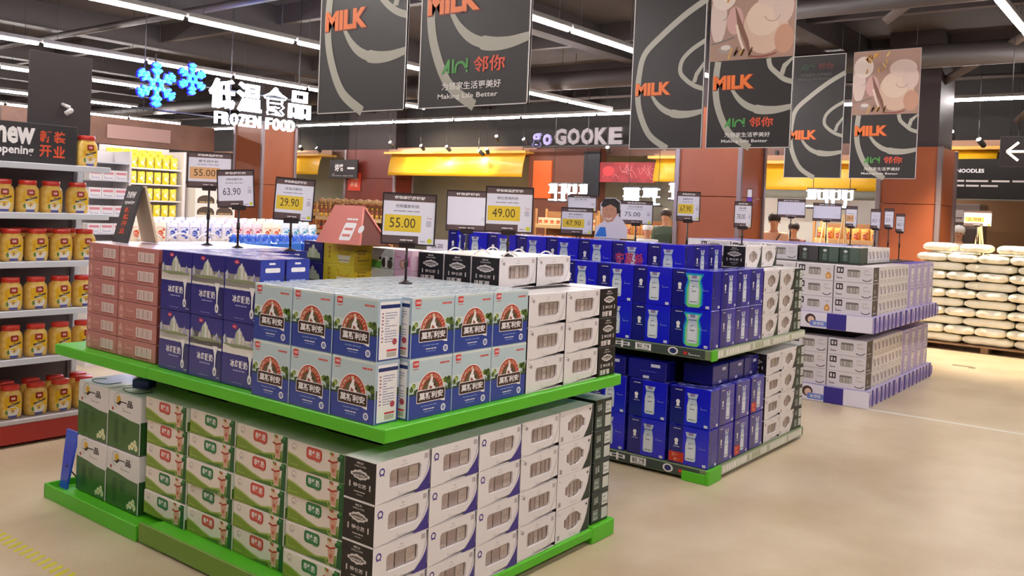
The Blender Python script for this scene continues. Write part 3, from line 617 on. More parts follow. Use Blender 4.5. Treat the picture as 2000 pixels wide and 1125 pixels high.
for r in range(2):
    for i in range(3): DRIP.L(2.258, 3.04 + i * .247, .805 + r * .2735, 'indigo yogurt box with milk drip, upper green tray, %s beside red arches, %s' % (ORD[i], tier(r, 2)), 'indigo drip yogurt boxes')
for k, (x, ys) in enumerate(((2.39, (0, 1, 2)), (2.52, (1, 2)), (2.65, (2,)), (2.78, (2,)))):
    for i in ys: DRIP.L(x, 3.04 + i * .247, 1.092 - .0135, 'indigo drip yogurt box %s row back under stretch film, %s from its right end' % (ORD[k + 1], ORD[i]), 'indigo drip yogurt boxes')
for r in range(6):
    for P_, y, nm in ((ROSE1, 3.842, 'right'), (ROSE2, 4.2, 'left')): P_.L(2.28, y, .805 + r * .0905, 'flat rose pink carton in the %s pink stack on the green display, %s' % (nm, tier(r, 6)), 'rose pink cartons')
for k in (1, 2):
    for P_, y, nm in ((ROSE1, 3.842, 'right'), (ROSE2, 4.2, 'left')): P_.L(2.28 + k * .253, y, .805 + 5 * .0905, 'rose pink carton on top %s behind the %s pink stack' % (('directly', 'second')[k - 1], nm), 'rose pink cartons')
for r in range(3):
    for i in range(2): WB.R(3.08 + i * .29, 2.268, .805 + r * .1435, 'white windowed milk box on upper green tray, %s beside red arches, %s' % (ORD[i], tier(r, 3)), 'white windowed milk boxes, upper green tray')
    BEND.R(3.664, 2.268, .805 + r * .1435, 'black ended milk box at right end of the upper green tray, %s' % tier(r, 3), 'black ended boxes, upper green tray')
for k in range(3):
    for i in range(2): WBh.R(3.142 + i * .29, 2.49 + k * .17, 1.2375, 'handled white milk box with black end, raised green display tier, %s file, %s row' % (('left', 'right')[i], ORD[k]), 'handled milk boxes on the raised tier')
for r in range(2):
    PNK.L(3.12, 3.01, 1.18 + r * .101, 'pale pink peach milk carton beside the black ends, %s' % ('lower', 'upper')[r], 'mixed cartons behind the film tops')
    COW.L(3.12, 3.142, 1.18 + r * .101, 'white and green cow print milk carton left of the pink ones, %s' % ('lower', 'upper')[r], 'mixed cartons behind the film tops')
    YEL.L(2.998, 3.292, 1.18 + r * .109, 'bright yellow banana milk carton under the paper house roof, %s' % ('lower', 'upper')[r], 'mixed cartons behind the film tops')
    PLT.L(2.998, 3.525, 1.18 + r * .109, 'indigo carton with pale green plant print left of the yellow ones, %s' % ('lower', 'upper')[r], 'mixed cartons behind the film tops')
nm3 = ['first', 'second', 'third']
for r in range(4):
    for i in range(3): WA.R(2.197 + i * .2865, 2.258, .075 + r * .1525, 'white milk box with purple corner, lower green tray, %s from front corner, %s' % (ORD[i], tier(r, 4)), 'purple cornered milk boxes')
    WBl.R(3.06, 2.262, .075 + r * .1525, 'white windowed milk box next to the purple cornered ones, lower green tray, %s' % tier(r, 4), 'white windowed milk boxes, lower green tray')
    WC.R(3.352, 2.266, .075 + r * .1525, 'white milk box with lozenge window, lower green tray, %s' % tier(r, 4), 'lozenge window milk boxes, lower green tray')
    STK.R(3.662, 2.41 if r < 0 else 2.268, .083 + r * .1525, 'dark green labelled milk carton at right end of lower green tray, %s' % tier(r, 4), 'dark green cartons, lower green tray')
pat = {3: 'ggrrr', 2: 'rgggg', 1: 'rrrrr', 0: 'ggggr'}
for i in range(4):
    for r in range(5): (SWR if pat[i][r] == 'r' else SWG).L(2.3 + random.uniform(0, .018), 2.535 + i * .357 + random.uniform(-.004, .004), .075 + r * .1125, 'green swoosh milk carton with %s badge, %s column left of black ends, %s' % ('red' if pat[i][r] == 'r' else 'green', ORD[i], tier(r, 5)), 'green swoosh milk cartons')
for r in range(2):
    for i in range(2): GIFT.L(2.3, 3.985 + i * .308, .045 + r * .2895, 'green and white gift box with cord handles, %s pair, %s' % (('bottom', 'top')[r], ('right', 'left')[i]), 'green and white gift boxes')
# small things there
a = MB(); a.box(-.05, -.03, 0, .05, .03, .04, mt('#1d3f9a', .35), .004); a.box(-.03, -.012, .04, .03, .012, .044, mt('#3c66c8', .4)); tag(a.obj('clip_box', loc=(2.42, 4.17, .629), rz=-1.2), 'small blue box lying on the green and white gift boxes', 'box')
t = thing('leaning_card', (2.26, 4.645, .043), 'glossy blue card leaning at the left end of the lower green tray', 'card', rz=-PI / 2)
a = MB(); vs = [(-.04, 0, 0), (.03, 0, 0), (.035, .05, .29), (-.085, .05, .29)]; a.add(vs + [(p[0], p[1] + .012, p[2]) for p in vs], [(0, 1, 2, 3), (7, 6, 5, 4), (0, 4, 5, 1), (1, 5, 6, 2), (2, 6, 7, 3), (3, 7, 4, 0)], mt('#2c56d6', .25, coat=.6)); a.obj('card_board', t)
a = MB(); a.tube([(.0, .012, .12), (.0, .1, .004)], .004, brn, 5); a.obj('prop', t)
# ---- middle display (blue)
def strip(c, kind):
    c.rect(.002, .06, .998, .94, mt('#3f4a44', .5) if kind == 'txt' else mt('#c9ccb8', .5), 1)
    if kind == 'txt':
        for i, ch in enumerate('为大品质健康中国'): c.text(ch, .05 + .095 * i + (.02 if i > 3 else 0), .5, .72, pw, 3, w=.07, bold=.02)
        c.ell(.865, .5, .022, pw, 3, n=14, ry=.4); c.ell(.865, .5, .015, mt('#28306c', .5), 4, n=12, ry=.28); c.rect(.91, .3, .925, .6, redl, 3); c.lines(.93, .98, .3, .6, 2, pw, 3)
    elif kind == 'pale':
        R = random.Random(9); x = .01
        while x < .97: w = R.uniform(.015, .035); c.rect(x, .2, x + w * .7, .8, mt(R.choice(('#e9e8dc', '#b9bca0', '#f2efe6')), .5), 2); x += w
    elif kind == 'lily':
        R = random.Random(4); x = .0
        c.rect(0, .02, 1, .98, mt('#dcd3ee', .5), 2)
        while x < .97:
            w = R.uniform(.05, .09); c.rect(x, .02, min(x + w * .45, 1), .98, mt('#4a3ca6', .5), 3); c.ell(x + w * .7, .45, w * .2, mt('#a594dc', .5), 3, ry=.35, n=10); c.rect(x + w * .55, .1, x + w * .7, .5, mt('#8f7fd0', .5), 4); x += w
    else:
        c.rect(0, .02, 1, .98, mt('#e8e3f2', .5), 2)
        for x in (.1, .52): c.rect(x + .16, .02, x + .3, .98, mt('#3a2f8e', .5), 3); c.ell(x + .04, .55, .04, mt('#4a3030', .5), 3, ry=.32, n=12); c.ell(x + .045, .5, .025, mt('#e6c3b2', .5), 4, ry=.22, n=10); c.rr(x + .04, .12, x + .16, .46, mt('#6f86d8', .5), 5, .01); c.text('金领冠', x + .1, .3, .2, pw, 6, w=.08)
        c.ell(.4, .5, .07, pw, 4, ry=.4); c.ell(.4, .5, .05, mt('#4d55b4', .5), 5, ry=.25)
D2 = thing('display_stand', (0, 0, 0), 'two tier display stand of the dark blue boxes with a printed text strip', 'display stand')
g3m = mt('#7c8a62', .5)
tray(D2, 'upper_tray', 4.93, 2.262, 6.53, 4.8, .745, .804, g3m); tray(D2, 'lower_tray', 4.93, 2.25, 6.55, 4.8, .02, .084, g3m)
for (x, z0, z1) in ((4.929, .747, .806), (4.929, .022, .086)):
    a = MB(); strip(cvL(a, x, 3.9, z0, 1.6, z1 - z0), 'txt'); a.obj('printed_strip', D2)
for (x, y, z0, z1) in ((4.97, 2.261, .747, .806), (4.97, 2.249, .022, .086)):
    a = MB(); strip(cvR(a, x, y, z0, 1.55, z1 - z0), 'pale'); a.obj('printed_strip', D2)
a = MB(); a.box(4.92, 2.24, 0, 5.1, 2.262, .088, green, .003); a.box(4.92, 2.262, 0, 4.93, 2.42, .06, green, .003); a.obj('green_corner', D2)
a = MB(); a.box(4.922, 2.252, .742, 5.0, 2.262, .808, green, .002); a.obj('green_corner', D2)
riser(D2, [(5.3, 2.6, .085, 6.3, 4.6, .744), (4.98, 2.3, 0, 6.5, 4.7, .02)])
riser(D2, [(5.09, 2.425, .805, 5.735, 4.75, 1.177), (5.775, 2.45, .805, 6.32, 4.7, 1.264), (6.33, 2.57, .805, 6.48, 4.7, 1.264)])
for r in range(2):
    for i in range(6):
        v = 'glow' if i == 0 else 'plain'
        BL[v].L(4.952, 2.285 + i * .272, .805 + r * .2385, ('blue bottle print box with iridescent outline at the corner, upper blue display, %s' % tier(r, 2)) if i == 0 else 'deep blue bottle print box, upper blue display left face, %s from corner, %s' % (ORD[i], tier(r, 2)), 'deep blue boxes, upper tray')
    for i in range(3): BN['plain'].R(5.086 + i * .2165, 2.282, .805 + r * .2385, 'narrow violet blue bottle box, upper blue display right face, %s from corner, %s' % (ORD[i], tier(r, 2)), 'narrow blue boxes, upper tray')
for i, v in enumerate(('plain', 'text', 'plain', 'plain', 'plain', 'plain', 'plain')):
    BL[v].L(5.2, 2.6 + i * .274, 1.18, 'deep blue box %s, raised tier of the blue display, %s from corner' % ('with pink characters' if v == 'text' else 'with bottle print', ORD[i]), 'deep blue boxes, raised tier')
for i in range(7): BL['plain'].L(5.337, 2.85 + i * .274, 1.18, 'deep blue box, second file of the raised blue display tier, %s from corner' % ORD[i], 'deep blue boxes, raised tier')
for i in range(2): BN['plain'].R(5.335 + i * .2165, 2.6, 1.18, 'narrow blue box on the raised tier beside the white handled boxes, %s' % ('left', 'right')[i], 'narrow blue boxes, raised tier')
for r in range(3):
    for i in range(2): WC.R(5.742 + i * .289, 2.282, .805 + r * .1525, 'white milk box with lozenge window, upper blue display, %s column, %s' % (('left', 'right')[i], tier(r, 3)), 'lozenge window milk boxes, upper blue display')
    STK.R(6.325, 2.282, .805 + r * .1525, 'dark green carton at right end of the upper blue display tray, %s' % tier(r, 3), 'dark green cartons, upper blue display')
for i in range(2): WCh.R(5.81 + i * .29, 2.45, 1.266, 'handled white milk box with round window on the raised tier of the blue display, %s' % ('left', 'right')[i], 'handled boxes on the blue display')
for r in range(2):
    for i in range(6): BL['red' if (i == 0 and r == 0) else 'plain'].L(4.952, 2.262 + i * .292, .086 + r * .2395, 'deep blue box%s, lower blue display left face, %s from corner, %s' % (' with red patch' if (i == 0 and r == 0) else '', ORD[i], tier(r, 2)), 'deep blue boxes, lower tray')
    for i in range(3): BN['red' if (r, i) in ((0, 1), (1, 2)) else 'plain'].R(5.09 + i * .243, 2.266, .086 + r * .2395, 'narrow blue box%s, lower blue display right face, %s from corner, %s' % (' with red patch' if (r, i) in ((0, 1), (1, 2)) else '', ORD[i], tier(r, 2)), 'narrow blue boxes, lower tray')
for i in (1, 2, 3): FLT.L(4.965, 2.28 + i * .293, .5655, 'flat dark blue carton laid on the lower blue boxes, %s along the left face' % ORD[i - 1], 'flat blue cartons')
for i in range(3): FLN.R(5.088 + i * .243, 2.32, .5655, 'flat dark blue carton laid on the narrow blue boxes, %s from the corner' % ORD[i], 'flat blue cartons')
for r in range(4):
    WBl.R(5.815, 2.266, .086 + r * .1525, 'white windowed milk box beside the narrow blue ones, lower blue display, %s' % tier(r, 4), 'white milk boxes, lower blue display')
    WC.R(6.1, 2.266, .086 + r * .1525, 'white round window milk box, lower blue display, %s' % tier(r, 4), 'white milk boxes, lower blue display')
    STK.R(6.388, 2.266, .086 + r * .1525, 'dark green carton at right end of the lower blue display tray, %s' % tier(r, 4), 'dark green cartons, lower blue display')
# ---- far display (white and purple)
D3 = thing('display_stand', (0, 0, 0), 'two tier display stand with purple and white printed skirts near the sacks', 'display stand')
pur = mt('#b9afd8', .5); tray(D3, 'upper_tray', 7.96, 2.17, 10.3, 4.6, .655, .797, pur); tray(D3, 'lower_tray', 7.97, 2.2, 10.32, 4.6, 0, .148, pur)
for (x, z0, z1, y) in ((7.959, .656, .8, 3.4), (7.969, .0, .15, 3.4)): a = MB(); strip(cvL(a, x, y, z0, y - 2.18, z1 - z0), 'face'); a.obj('printed_skirt', D3)
for (y, z0, z1) in ((2.169, .656, .8), (2.199, .0, .15)): a = MB(); strip(cvR(a, 7.97, y, z0, 2.3, z1 - z0), 'lily'); a.obj('printed_skirt', D3)
riser(D3, [(8.25, 2.5, .148, 10.1, 4.4, .654), (8.2, 2.4, .798, 10.2, 4.5, 1.232)], mt('#3a3434', .6))
for r in range(3):
    for i in range(3):
        v = FO if (i == 1 and r != 1) else FA
        v.L(8.0, 2.2 + i * .342, .798 + r * .1445, 'grey white carton, %s print, upper purple display left face, %s from corner, %s' % ('orange flame' if v is FO else 'dark arc', ORD[i], tier(r, 3)), 'grey white cartons, upper purple display')
        FA.L(8.0, 2.225 + i * .342, .15 + r * .1445, 'grey white carton, dark arc, lower purple display left face, %s from corner, %s' % (ORD[i], tier(r, 3)), 'grey white cartons, lower purple display')
    for i in range(4):
        FF.R(8.19 + i * .246, 2.2, .798 + r * .1445, 'small white carton with figures, upper purple display right face, %s from corner, %s' % (ORD[i], tier(r, 3)), 'figure print cartons, upper purple display')
        FF.R(8.19 + i * .246, 2.225, .15 + r * .1445, 'small white carton with figures, lower purple display right face, %s from corner, %s' % (ORD[i], tier(r, 3)), 'figure print cartons, lower purple display')
for r in range(2):
    for i in range(4):
        FT.R(9.18 + i * .256, 2.2, .798 + r * .2165, 'tall pale lilac carton, upper purple display right end, %s, %s' % (ORD[i], tier(r, 2)), 'lilac cartons, upper purple display')
        FT.R(9.18 + i * .256, 2.225, .15 + r * .2165, 'tall pale lilac carton, lower purple display right end, %s, %s' % (ORD[i], tier(r, 2)), 'lilac cartons, lower purple display')
for i in range(3): (FK if i == 2 else FG).L(8.4, 2.44 + i * .19, 1.234, '%s box on top of the purple display, %s' % (('dark green', 'dark green', 'black')[i], ('rightmost', 'middle', 'leftmost')[i]), 'dark boxes on the purple display')
for i in range(3): FA.L(8.4, 3.02 + i * .342, 1.234, 'grey white carton on top of the purple display, %s from the black box' % ORD[i], 'grey white cartons, top tier')
for i in range(3): FF.R(8.66 + i * .246, 2.44, 1.234, 'small white figure carton on top of the purple display, %s from the dark green boxes' % ORD[i], 'figure print cartons, top tier')
for k in range(8):
    for i in range(5): FU.R(8.66 + i * .246, 2.75 + k * .2, 1.234, 'white carton on top of the purple display, %s row behind, %s from left' % (ORD[k], ORD[i]), 'figure print cartons, top tier')
# ================================================================== SACKS
def bag(W_, D, H, seed):
    def b(label):
        R = random.Random(seed); a = MB(); nu, nv = 18, 12; vs = []; fs = []; ph = [R.uniform(0, 6) for _ in range(6)]
        for i in range(nu + 1):
            u = -1 + 2 * i / nu; e = max((1 - abs(u) ** 7) ** .38 if abs(u) < 1 else 0, .5)
            for j in range(nv):
                t = 2 * PI * j / nv; c, s_ = math.cos(t), math.sin(t)
                w = 1 + .035 * math.sin(5 * u + ph[0] + 2 * t) + .025 * math.sin(11 * u + ph[1] + t)
                vs.append((u * W_ / 2, math.copysign(abs(c) ** .6, c) * D / 2 * (.86 + .14 * e) * w, H / 2 + math.copysign(abs(s_) ** .5, s_) * H / 2 * e * min(w, 1.0)))
        for i in range(nu):
            for j in range(nv): fs.append((i * nv + j, (i + 1) * nv + j, (i + 1) * nv + (j + 1) % nv, i * nv + (j + 1) % nv))
        fs += [tuple(range(nv)), tuple(range(nu * nv, (nu + 1) * nv))[::-1]]
        a.add(vs, fs, sackm, True); return tag(a.obj('grain_sack'), label, 'sack')
    return Proto(W_, D, H, b)
sackm = noisy('woven_sack', '#ded6bc', '#f1ecd8', 3, .55, .35, 4, .3, .7, bscale=30)
SH = [bag(.352, .5, .1165, k) for k in range(3)]; SL = [bag(.585, .42, .1165, 10 + k) for k in range(3)]
t = thing('wooden_pallet', (0, 0, 0), 'brown wooden pallet under the wall of white sacks', 'pallet')
a = MB()
for y in (.35, 1.2, 2.05, 2.85): a = MB(); a.box(12.72, y, 0, 13.7, y + .09, .075, mt('#7a5f45', .7)); a.obj('runner', t)
for i in range(7): a = MB(); a.box(12.7 + i * .15, .3, .075, 12.8 + i * .15, 2.98, .095, mt('#8a6c4e', .7)); a.obj('deck_board', t)
for r in range(10):
    z = .097 + r * .1175
    if r % 2 == 0:
        for i in range(5): SL[(r + i) % 3].L(12.74, 2.36 - i * .6 + .02, z, 'long white sack lying lengthwise in the sack wall, %s, %s from left' % (tier(r, 10), ORD[i]), 'sacks in the wall', jit=.8)
    else:
        for i in range(7): SH[(r + i) % 3].L(12.7, 2.6 - i * .365, z, 'white sack lying end out in the sack wall, %s, %s from left' % (tier(r, 10), ORD[i]), 'sacks in the wall', jit=.8)
for i in range(6): SH[i % 3].at(12.99, 2.72 - i * .44, .109 + 10 * .1175, random.uniform(-.05, .05) + PI / 2, 'white grain sack thrown loosely on top of the sack wall, %s from the left' % ORD[i], 'loose sacks on top', jit=2)
for i in range(4): SL[i % 3].L(13.22, 2.3 - i * .6, .097 + 9 * .1175, 'white grain sack in the back row of the sack wall, %s from the left' % ORD[i], 'back row sacks')
riser(t, [(13.24, .4, .096, 13.6, 2.9, 1.15)], mt('#b9ad93', .8))
# ================================================================== JAR SHELF at left
t = thing('gondola_shelf', (0, 0, 0), 'white metal gondola shelf with red base holding the red lidded jars', 'shelf')
ZS = (.17, .545, .845, 1.15, 1.455, 1.765)
for k, z in enumerate(ZS):
    a = MB()
    if k == 0: a.box(1.5, 5.74, 0.02, 3.04, 6.25, .14, mt('#a8302c', .4), .006); a.box(1.5, 5.74, .14, 3.04, 6.25, .17, mt('#c9c2c8', .4), .004); a.obj('base_shelf', t)
    else:
        a.box(1.5, 5.752, z - .012, 3.04, 6.25, z, shelfm); a.box(1.5, 5.738, z - .036, 3.04, 5.752, z + .004, shelfm, .003); a.obj('shelf_board', t)
a = MB(); a.box(1.5, 6.25, 0, 3.04, 6.3, 1.75, mt('#5a4f52', .6)); a.obj('back_panel', t)
a = MB(); a.box(1.46, 6.2, 0, 1.5, 6.3, 1.8, shelfm, .004); a.obj('upright', t); a = MB(); a.box(3.045, 6.2, 0, 3.085, 6.3, 1.78, shelfm, .004); a.obj('upright', t)
jb = noisy('yellow_jar_plastic', '#dfb04a', '#f0cc74', 30, .28); jl = mt('#cf3226', .3, coat=.4); jneck = mt('#e9dccb', .3)
def b_jar(label):
    t = thing('milk_powder_jar', (0, 0, 0), label, 'jar'); ax, ay, ex = 1.0, .78, 3.2
    prof = [(.056, 0), (.062, .006), (.066, .03), (.067, .1), (.0655, .135), (.06, .155), (.05, .166), (.049, .172)]
    a = MB(); a.rev(prof, jb, 28, sx=ax, sy=ay, ex=ex); a.rev([(.049, .1705), (.05, .176), (.049, .182)], jneck, 20, sx=ax, sy=ay, ex=2.4); a.obj('jar_body', t)
    a = MB(); a.rev([(.0515, .174), (.053, .176), (.053, .2), (.05, .204), (.0, .205)], jl, 24, sx=ax, sy=.86, ex=2.3); a.obj('lid', t)
    def warp(x, z, k):
        z = min(max(z, .002), .16); xx = x - .06
        for (r0, z0), (r1, z1) in zip(prof, prof[1:]):
            if z0 <= z <= z1: r = r0 + (r1 - r0) * (z - z0) / (z1 - z0); break
        q = min(abs(xx) / r, .98); return Vector((xx, -ay * r * (1 - q ** ex) ** (1 / ex) - .0006 * (1 + k), z))
    a = MB(); c = Cv(a, (0, 0, 0), (1, 0, 0), (0, 0, 1), (0, -1, 0), .12, .165, 1, warp)
    def gr(x0, y0, x1, y1, m, k, n=6):
        for i in range(n): c.rect(x0 + (x1 - x0) * i / n, y0, x0 + (x1 - x0) * (i + 1) / n, y1, m, k)
    yl = mt('#efc01e', .35); gr(.08, .02, .92, .35, mt('#f2d9a0', .35), 1); gr(.08, .35, .92, .6, yl, 1); gr(.08, .6, .92, .84, mt('#e6b21c', .35), 1)
    c.rr(.32, .65, .7, .88, mt('#8f2418', .4), 3, .05); c.rr(.38, .7, .64, .83, mt('#cf4a2c', .4), 4, .04); c.text('雀巢', .51, .765, .07, pw, 5, w=.18, bold=.02); c.text('经典', .48, .6, .05, brn, 4, w=.12)
    c.band([(.24, .46), (.4, .5), (.6, .54), (.84, .6)], .1, mt('#5f4a35', .4), 3); c.lines(.34, .74, .51, .54, 1, pw, 4)
    c.ell(.5, .28, .3, mt('#ede6e0', .4), 2, ry=.19); c.ell(.5, .3, .07, mt('#b98a6a', .4), 3, ry=.05); c.poly([(.14, .3), (.24, .36), (.28, .2), (.18, .16)], mt('#6f8a3a', .4), 3)
    c.rr(.3, .03, .72, .12, mt('#5a5fa4', .4), 4, .03); c.poly([(.1, .6), (.2, .66), (.26, .5), (.16, .4)], mt('#e3a81a', .4), 3)
    a.obj('jar_label', t); return t
JAR = Proto(.14, .11, .205, b_jar)
rows = {1: (.51, 'second shelf from the bottom')}
names = ['the red base', 'the lowest white shelf', 'the second white shelf', 'the third white shelf', 'the fourth white shelf', 'the top shelf']
xs = {0: [2.33 + .155 * i for i in range(5)], 1: [2.325 + .152 * i for i in range(5)], 2: [2.315 + .152 * i for i in range(5)], 3: [2.31 + .153 * i for i in range(5)], 4: [2.4, 2.55, 2.695, 2.865], 5: [2.915]}
for k in xs:
    for i, x in enumerate(xs[k]): JAR.at(x, 5.83, ZS[k] + .0045 * 0 + .002, 0, ('yellow jar with red lid on %s, %s from the left' % (names[k], ORD[i])) if k != 5 else 'single yellow jar with red lid standing on the top shelf beside the black sign', 'yellow jars with red lids', jit=5)
for i in range(5): JAR.at(2.36 + .155 * i, 5.97, ZS[0] + .002, 0, 'yellow jar with red lid, rear file on the red base, %s from left' % ORD[i], 'yellow jars with red lids', jit=5)
for i in range(4): JAR.at(2.42 + .153 * i, 5.97, ZS[3] + .002, 0, 'yellow jar with red lid, rear file of the third white shelf, %s from left' % ORD[i], 'yellow jars with red lids', jit=5)
t = thing('shelf_sign', (0, 0, 0), 'black header sign reading new opening above the jar shelf', 'sign')
a = MB(); a.box(1.5, 5.8, 1.768, 2.84, 5.83, 2.02, mt('#2a2628', .5), .003); a.obj('sign_board', t)
a = MB(); c = cvR(a, 1.99, 5.799, 1.768, .9, .28); c.text('new', .522, .6, .38, pw, 1, w=.255, bold=.04); c.text('opening', .518, .25, .24, pw, 1, w=.25, bold=.03)
oj = mt('#e2552c', .5)
for ch, x, y in (('新', .722, .62), ('装', .818, .62), ('开', .722, .29), ('业', .818, .29)): c.text(ch, x, y, .27, oj, 1, w=.082, bold=.03)
a.obj('sign_lettering', t)
a = MB(); a.box(2.6, 5.95, 1.77, 3.0, 5.98, 2.5, mt('#3a3234', .6), .003); o = a.obj('dark_panel'); tag(o, 'tall dark blank panel rising behind the new opening sign', 'panel')
t = thing('security_camera', (2.81, 5.86, 2.12), 'small white camera on the dark panel above the jar shelf', 'camera')
a = MB(); a.tube([(0, .09, .05), (0, .0, .03)], .012, white, 8); a.obj('bracket', t); a = MB(); a.rev([(0, -.05), (.03, -.045), (.03, .03), (.02, .05), (0, .052)], white, 14); o = a.obj('camera_body', t); o.rotation_euler = (.9, .4, .5); o.scale = (.55,) * 3
# second white shelf with small boxes beyond
t = thing('white_shelf', (0, 0, 0), 'white shelf of small white boxes just right of the jar shelf', 'shelf')
for k in range(6):
    a = MB(); a.box(4.05, 8.0, 1.05 + k * .165, 4.42, 8.3, 1.062 + k * .165, shelfm, .002); a.obj('shelf_board', t)
a = MB(); a.box(4.05, 8.31, 0, 4.42, 8.35, 2.0, white); a.box(4.42, 8.0, 0, 4.44, 8.35, 2.0, white); a.obj('back_panel', t)
a = MB(); a.box(4.05, 8.0, 0, 4.42, 8.31, 1.0, white); a.obj('base_cabinet', t)
def b_wb(label):
    a = MB(); a.box(-.06, -.05, 0, .06, .05, .09, white, .002); c = cF(a, .12, .1, .09); c.rect(.1, .55, .9, .8, mt('#d98a94', .5), 1); c.lines(.15, .85, .15, .45, 2, mt('#7f86b4', .5), 1); return tag(a.obj('small_box'), label, 'box')
WBX = Proto(.12, .1, .09, b_wb)
for k in range(5):
    for i in range(3): WBX.at(4.112 + i * .1225, 8.08, 1.063 + k * .165, 0, 'small white box on the narrow white shelf, %s board up, %s from left' % (ORD[k], ORD[i]), 'small white boxes', jit=0)
# ================================================================== PRICE SIGNS
fr_m = mt('#2a1c1c', .4); hd = mt('#5f4b4a', .5); pap = mt('#e6e4f0', .45); ylw = mt('#e8c83a', .45); ora = mt('#e3b07a', .45); dig = mt('#4a3a24', .5)
def pricesign(name, x, y, z0, zb, w, h, yaw, price, label, head='', sub='', col=ylw, blank=False, tilt=0, group='price signs on poles', framec=fr_m):
    t = thing('price_sign', (x, y, z0), label, 'price sign', group, rz=yaw)
    a = MB(); a.rev([(.03, 0), (.03, .004), (.008, .012), (.006, .02)], fr_m, 14); a.obj('pole_foot', t)
    a = MB(); a.tube([(0, 0, .01), (0, 0, zb - z0 + .02)], .0055, fr_m, 8); a.tube([(0, 0, (zb - z0) * .45), (0, 0, (zb - z0) * .62)], .009, fr_m, 8); a.obj('pole', t)
    a = MB(); a.box(-.035, -.008, zb - z0 - .012, .035, .012, zb - z0 + .012, fr_m, .003); a.obj('frame_clip', t)
    a = MB(); e = .006 if w > .15 else .005; q0 = zb - z0
    for q in ((-w / 2, 0, w / 2, e), (-w / 2, h - e, w / 2, h)): a.box(q[0], -.008, q0 + q[1], q[2], .008, q0 + q[3], framec, .0015)
    for q in ((-w / 2, e, -w / 2 + e, h - e), (w / 2 - e, e, w / 2, h - e)): a.box(q[0], -.008, q0 + q[1], q[2], .008, q0 + q[3], framec, .0015)
    fo = a.obj('frame', t); fo.rotation_euler = (0, tilt, 0)
    a = MB(); a.box(-w / 2 + e, -.004, q0 + e, w / 2 - e, .004, q0 + h - e, pap); c = Cv(a, (-w / 2 + e, -.004, q0 + e), (1, 0, 0), (0, 0, 1), (0, -1, 0), w - 2 * e, h - 2 * e)
    c.rect(0, .86, 1, 1, hd, 1)
    if head: c.text(head, .5, .93, .075, pw, 2, w=.6, bold=.03)
    if not blank:
        if sub: c.text(sub, .46, .76, .07, mt('#5c5c6c', .5), 2, w=.46)
        c.lines(.2, .72, .65, .69, 1, mt('#8a8a9a', .5), 2)
        if col: c.rect(.03, .24, .74, .58, col, 1)
        c.text(price, .38, .42, .2, dig if col else mt('#4c4c58', .5), 3, w=.5, bold=.0)
        c.rect(.84, .36, .94, .48, mt('#c2c0d0', .5), 1); c.lines(.85, .95, .52, .6, 2, mt('#c28aa0', .5), 1)
        c.rect(0, .0, .7, .16, hd, 1); c.lines(.35, .6, .06, .11, 1, pw, 2); c.ell(.92, .07, .05, mt('#d8d63a', .5), 1, n=10); c.lines(.74, .84, .05, .08, 1, dig, 1)
    else:
        c.rect(0, 0, 1, .13, hd, 1); c.lines(.3, .7, .05, .09, 1, pw, 2); c.ring(.9, .3, .03, .04, mt('#b9b6c8', .5), 1, n=10)
    o = a.obj('price_card', t); o.rotation_euler = (0, tilt, 0)
    return t
FACE = math.atan2(-.611, .7916) + 0   # facing the aisle the photo was taken from
def aim(x, y, off=0): return math.atan2(y, x) - PI / 2 + off   # sign turned towards the camera spot
pricesign('s', 2.694, 4.082, 1.349, 1.646, .222, .189, aim(2.694, 4.082), '55.00', 'price sign with orange panel 55.00 behind the 63.90 sign', '邻你商品展销价', '蒙牛纯牛奶', ora)
pricesign('s', 2.716, 3.851, 1.349, 1.554, .182, .192, aim(2.7, 3.85), '63.90', 'white price sign reading 63.90 on a thin black pole', '邻你展销价', '伊利优酸牛奶', None, tilt=-.06)
pricesign('s', 2.655, 3.356, 1.364, 1.506, .182, .2, aim(2.63, 3.356), '29.90', 'price sign with yellow panel 29.90 over the indigo boxes', '邻你商品展销价', '冰岛式酸奶', ylw, tilt=.045)
pricesign('s', 2.76, 2.70, 1.2615, 1.429, .233, .224, aim(2.76, 2.712), '55.00', 'large price sign with yellow panel 55.00 over the red arch boxes', '邻你商超展销部', '光明莫斯利安', ylw, tilt=.015)
pricesign('s', 3.62, 3.1, 1.236, 1.475, .227, .218, aim(3.767, 3.226), '', 'blank price sign left of the 49.00 sign', '邻你展销价', blank=True)
pricesign('s', 3.29, 2.56, 1.3805, 1.492, .226, .216, aim(3.521, 2.733), '49.00', 'price sign with yellow panel 49.00 over the handled white boxes', '邻你商品展销价', '特仑苏纯牛奶', ylw)
pricesign('s', 4.2, 2.84, 1.25, 1.43, .19, .17, aim(4.7, 3.13), '47.90', 'price sign with yellow panel 47.90 left of the smiling man cutout', '邻你商品展销价', '蒙牛纯甄', ylw) if 0 else None
pricesign('s', 5.53, 3.66, 1.178, 1.436, .24, .2, aim(5.45, 3.61), '47.90', 'price sign with yellow panel 47.90 left of the smiling man cutout', '邻你商品展销价', '蒙牛纯甄酸奶', ylw)
pricesign('s', 6.0, 3.93, 1.265, 1.612, .235, .13, aim(6.0, 3.93), '', 'price sign half hidden behind the 47.90 sign', '邻你展销价', '安慕希', None)
pricesign('s', 5.9, 3.37, 1.265, 1.528, .25, .179, aim(5.9, 3.3), '75.00', 'price sign reading 75.00 right of the smiling man cutout', '邻你展销价', '伊利安慕希', None)
pricesign('s', 5.86, 2.92, 1.264, 1.57, .167, .214, aim(5.83, 2.91), '67.90', 'price sign with yellow panel 67.90 in front of the middle orange column', '邻你展销价', '金典纯牛奶', ylw)
